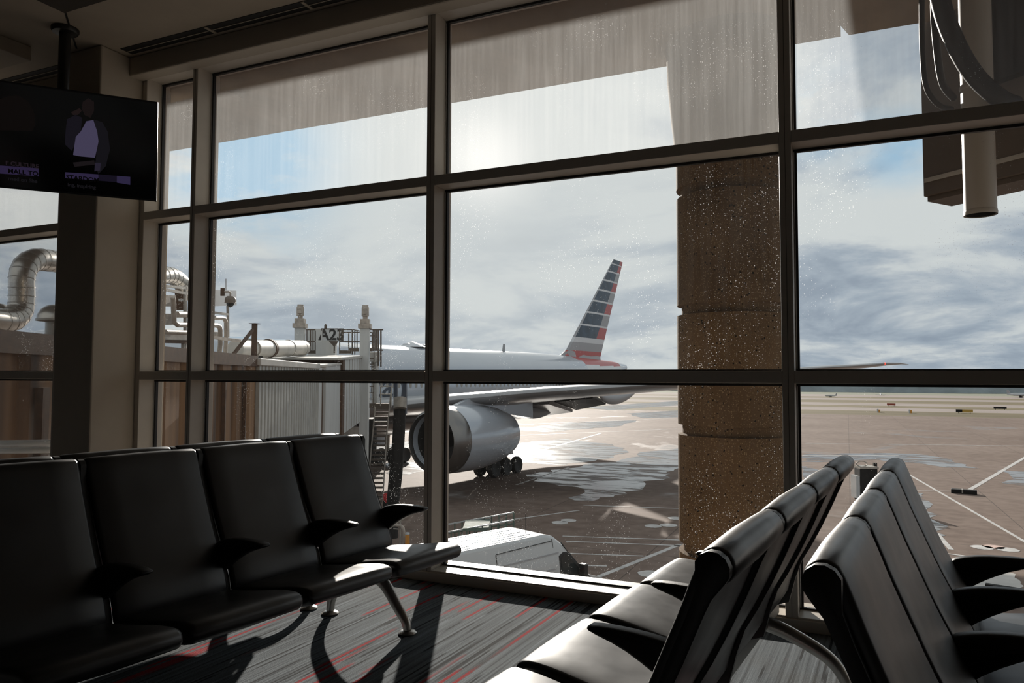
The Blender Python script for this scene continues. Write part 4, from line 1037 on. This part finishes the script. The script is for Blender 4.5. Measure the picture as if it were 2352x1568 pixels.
round_duct()

# ------------------------------------------------------------------ van
def van():
    A = Vector((-8.55, 20.05, G)); an = R(67.66)
    o = empty('white_van', A, an); tag(o, 'white high-roof cargo van parked below the window', 'van')
    prof = [(-4.9, .38), (-4.95, 1.2), (-4.9, 2.45), (-4.78, 2.72), (-4.5, 2.80), (-.1, 2.80), (.22, 2.72), (.55, 2.48), (1.25, 1.62), (1.45, 1.48), (2.15, 1.25), (2.35, .95), (2.38, .42)]
    def hw(z): return .99 if z < 1.3 else .99-.20*((z-1.3)/1.5)**1.3
    rings = []
    for f in (-1, -.97, -.9, .9, .97, 1):
        ring = []
        for x, z in prof:
            zz = z-(.05 if abs(f) > .95 and z > 2.4 else 0)-(.03 if abs(f) == 1 and z > 2.4 else 0)
            ring.append(Vector((x, f*hw(z), zz)))
        rings.append(ring)
    b = MB().loft(rings).build('van_body', M['white_paint'], o, smooth=35)
    dk = M['darkglass']
    for sg in (-1, 1):
        def side(nm, pts, mt, d0=-.03, d1=.008): MB().loft([[Vector((x, sg*(hw(z)+d), z)) for x, z in pts] for d in (d0, d1)]).build(nm, mt, b)
        side('door_glass', [(.42, 2.10), (.40, 1.55), (1.28, 1.50), (1.26, 1.58), (.72, 2.14), (.55, 2.18)], dk)
        side('window_surround', [(.36, 2.16), (.34, 1.38), (1.62, 1.36), (1.34, 1.60), (.78, 2.20), (.55, 2.24)], M['blackp'], -.04, .003)
        side('panel_gap', [(-2.02, 2.55), (-2.00, 2.55), (-1.90, .6), (-1.92, .6)], M['blackp'], -.02, .004)
        side('panel_gap', [(.14, 2.66), (.155, 2.66), (.30, .6), (.285, .6)], M['blackp'], -.02, .004)
        side('panel_gap', [(-2.0, 2.57), (-2.0, 2.555), (.14, 2.60), (.14, 2.615)], M['blackp'], -.02, .004)
        side('crease', [(-4.8, 2.22), (-4.8, 2.19), (.35, 2.24), (.35, 2.27)], M['tailgrey'], -.02, .004)
        side('crease', [(-4.8, 1.80), (-4.8, 1.76), (.2, 1.82), (.2, 1.86)], M['tailgrey'], -.02, .004)
        MB().box((1.05, sg*1.0 if sg > 0 else -1.24, 1.42), (1.22, sg*1.24 if sg > 0 else -1.0, 1.86)).build('mirror', M['blackp'], b, bevel=.03)
        for x in (-3.6, 1.4):
            MB().lathe([(.001, -.12), (.24, -.12), (.35, -.10), (.36, 0), (.35, .10), (.24, .12), (.001, .12)], (x, sg*.86, .36), 'y', 24).build('wheel', M['tyre'], o, smooth=40)
    MB().loft([[Vector((x, f*(hw(z)-.10), z)) for x, z, f in ((.60, 2.46, -1), (1.24, 1.66, -1), (1.24, 1.66, 1), (.60, 2.46, 1))], [Vector((x+.02, f*(hw(z)-.10), z+.015)) for x, z, f in ((.60, 2.46, -1), (1.24, 1.66, -1), (1.24, 1.66, 1), (.60, 2.46, 1))]]).build('windscreen', dk, b)
    for k in range(-3, 4):
        y = k*.2
        for x0, x1 in ((-4.4, -2.6), (-2.35, -.7) if k % 2 else (-2.0, -.35)):
            MB().box((x0, y-.03, 2.79), (x1, y+.03, 2.815)).build('roof_rib', M['white_paint'], b, bevel=.008)
    MB().tube([(-.35, -.25, 2.80), (-.35, -.25, 3.35)], .008, 6).build('antenna', M['blackp'], b)
    MB().box((-4.5, -.85, .28), (2.2, .85, .45)).build('underbody', M['blackp'], o)
van()

# green railed cart behind the van
def cart():
    A = U(1100, 1292, z=G); o = empty('railed_cart', A, R(24)); tag(o, 'green steel cart with slanted handrails behind the van', 'cart')
    def bars(nm, segs, w=.05, mt='green'):
        mb = MB()
        for a, b in segs: mb.tube([a, b], 0, sq=(w, w))
        mb.build(nm, M[mt], o)
    W = 1.15
    MB().box((-1.3, -.5, .42), (1.3, W, .52)).build('deck', M['green'], o)
    for y in (-.5, W):
        bars('handrail', [((-1.35, y, 1.25), (1.35, y, 1.75))], .05, 'signgrey')
        bars('mid_rail', [((-1.35, y, .90), (1.35, y, 1.30))])
        bars('guard', [((x, y, .5), (x, y, 1.25+(x+1.35)*.185)) for x in [-1.35+.3*k for k in range(10)]])
        bars('end_post', [((1.35, y, 0.45), (1.35, y, 1.75))], .06)
    bars('platform', [((-.6, -.5+.15*k, 1.38), (.4, -.5+.15*k, 1.42)) for k in range(12)], .12)
    bars('brace', [((.5, -.5, .5), (1.3, -.5, 1.4)), ((-1.3, -.5, .5), (-.6, -.5, 1.2)), ((.6, .4, .5), (1.1, .4, 1.5))], .06)
    for x in (-1, 1):
        for y in (-.4, W-.1): MB().lathe([(.001, -.08), (.2, -.08), (.21, 0), (.2, .08), (.001, .08)], (x, y, .21), 'y', 18).build('wheel', M['tyre'], o, smooth=40)
        bars('axle_post', [((x, -.4, .2), (x, -.4, .45)), ((x, W-.1, .2), (x, W-.1, .45))])
cart()
# red covered stand, pipes and amber lamp left of the centre mullion
def stand():
    A = U(897, 1215, z=G); o = empty('covered_stand', A); tag(o, 'dark stand topped with a crumpled red cloth beside the white post', 'stand')
    k = (A-CAM).length/FPX
    MB().box((-13*k, -.25, 0), (10*k, .25, 62*k)).build('stand_body', M['black_steel'], o)
    mb = MB(); rr = random.Random(5); rings = []
    for j, (z, s) in enumerate(((60, .95), (66, 1.1), (74, 1.05), (79, .7))):
        rings.append([Vector(((14*s+rr.uniform(-2, 2))*k*math.cos(2*pi*i/14)-2*k, .3*s*math.sin(2*pi*i/14), (z+rr.uniform(-2, 2))*k)) for i in range(14)])
    mb.loft(rings).build('red_cloth', M['red'], o, smooth=60)
    MB().tube([(13*k, 0, 0), (13*k, 0, 84*k)], .05, 10).build('white_post', M['bridge_white'], o, smooth=50)
stand()
def manifold():
    A = U(925, 1252, z=G); o = empty('pipe_manifold', A); tag(o, 'grey bent hydrant pipe standing beside the amber lamp', 'pipe')
    k = (A-CAM).length/FPX
    MB().tube([Vector((-24*k, 0, 42*k)), Vector((-4*k, 0, 42*k)), Vector((1*k, 0, 38*k)), Vector((3*k, 0, 30*k)), Vector((3*k, 0, 0))], 3*k, 12).build('bent_pipe', M['pipe'], o, smooth=50)
    MB().tube([Vector((-24*k, 0, 34*k)), Vector((-12*k, 0, 34*k))], 1.6*k, 10).build('thin_pipe', M['galv'], o, smooth=50)
    MB().tube([Vector((-10*k, .1, 0)), Vector((-10*k, .1, 62*k))], 1.8*k, 10).build('upright', M['galv'], o, smooth=50)
    a2 = A+Vector((15*k, -.1, 0)); q = empty('amber_lamp', a2); tag(q, 'amber beacon lamp with a white cap on a low base', 'lamp')
    MB().lathe([(.001, 0), (6.5*k, 0), (6.5*k, 6*k), (.001, 6*k)], n=18).build('lamp_base', M['rust'], q, smooth=30)
    MB().lathe([(5*k, 6*k), (5.2*k, 9*k), (4.8*k, 9*k), (4.8*k, 26*k), (.001, 26*k)], n=18).build('lamp_body', M['orange'], q, smooth=30)
    MB().lathe([(5*k, 26*k), (5*k, 28*k), (3.6*k, 30*k), (.001, 30*k)], n=18).build('lamp_cap', M['white_paint'], q, smooth=40)
manifold()

# ------------------------------------------------------------------ light
SAZ, SEL = R(-26.6), R(16.6)
sdir = Vector((math.sin(SAZ)*math.cos(SEL), math.cos(SAZ)*math.cos(SEL), math.sin(SEL)))
sl = bpy.data.lights.new('sun', 'SUN'); sl.energy = 7.8; sl.angle = R(.7); sl.color = (1, .93, .84)
so = bpy.data.objects.new('sun', sl); COL.objects.link(so); so.rotation_euler = sdir.to_track_quat('Z', 'Y').to_euler(); so.location = (0, 30, 30)
wd = bpy.data.worlds.new('sky'); S.world = wd; wd.use_nodes = True; nt = wd.node_tree; ns = nt.nodes; lk = nt.links
bg = ns['Background']
D = N(nt, 'ShaderNodeTexCoord').outputs['Generated']
sep = N(nt, 'ShaderNodeSeparateXYZ', {0: D})
zc = math_(nt, 'MAXIMUM', sep.outputs[2], 0.0)
den = math_(nt, 'ADD', zc, .24)
pv = N(nt, 'ShaderNodeCombineXYZ', {0: math_(nt, 'DIVIDE', sep.outputs[0], den), 1: math_(nt, 'DIVIDE', sep.outputs[1], den), 2: 0.0}).outputs[0]
n1 = N(nt, 'ShaderNodeTexNoise', {'Vector': N(nt, 'ShaderNodeMapping', {0: pv, 1: (3.1, 1.7, 0)}).outputs[0], 'Scale': 1.45, 'Detail': 9, 'Roughness': .60, 'Distortion': .3})
n2 = N(nt, 'ShaderNodeTexNoise', {'Vector': N(nt, 'ShaderNodeMapping', {0: pv, 1: (8, 5, 1)}).outputs[0], 'Scale': 1.3, 'Detail': 7, 'Roughness': .6})
lift = N(nt, 'ShaderNodeMapRange', {0: sep.outputs[2], 1: .06, 2: .25, 3: .0, 4: .20}).outputs[0]
dens = math_(nt, 'ADD', math_(nt, 'MULTIPLY_ADD', n1.outputs[0], 2.0, -.50), lift)
col = ramp(nt, dens, [(.30, (.285, .345, .42)), (.44, (.37, .435, .505)), (.54, (.47, .525, .575)), (.62, (.585, .63, .65)), (.74, (.66, .70, .70))])
def lobe(u, v, k, g=1.0):
    d = (U(u, v, t=1.0)-CAM).normalized()
    dp = N(nt, 'ShaderNodeVectorMath', {0: D, 1: tuple(d)}, operation='DOT_PRODUCT').outputs['Value']
    return math_(nt, 'MULTIPLY', math_(nt, 'POWER', math_(nt, 'MAXIMUM', dp, 0.0), k), g)
# gaps of blue sky
blue = math_(nt, 'ADD', math_(nt, 'ADD', lobe(560, 345, 240, 1.5), lobe(1885, 262, 1500, 1.5)), math_(nt, 'ADD', lobe(400, 345, 900, .8), lobe(2070, 335, 900, .8)))
bm = math_(nt, 'MULTIPLY', blue, N(nt, 'ShaderNodeMapRange', {0: n2.outputs[0], 1: .58, 2: .47}).outputs[0], clamp=True)
# brightness of the veiled sun
sd = N(nt, 'ShaderNodeVectorMath', {0: D, 1: tuple(sdir)}, operation='DOT_PRODUCT').outputs['Value']
gl = math_(nt, 'POWER', math_(nt, 'MAXIMUM', sd, 0.0), 26.0)
gl2 = math_(nt, 'POWER', math_(nt, 'MAXIMUM', sd, 0.0), 700.0)
col = mixc(nt, math_(nt, 'MULTIPLY', gl, .9), col, (.70, .735, .73))
col = mixc(nt, bm, col, (.33, .55, .74))
col = mixc(nt, gl2, col, (1.0, 1.0, .97))
lk.new(col, bg.inputs[0]); bg.inputs[1].default_value = 1.0

S.view_settings.view_transform = 'Standard'; S.view_settings.look = 'None'; S.view_settings.gamma = 1; S.view_settings.exposure = 0
S.view_settings.use_curve_mapping = False
cy = S.cycles
cy.use_denoising = True
cy.max_bounces = 10; cy.diffuse_bounces = 4; cy.glossy_bounces = 4; cy.transmission_bounces = 6; cy.transparent_max_bounces = 24
cy.sample_clamp_indirect = 4; cy.caustics_reflective = False; cy.caustics_refractive = False
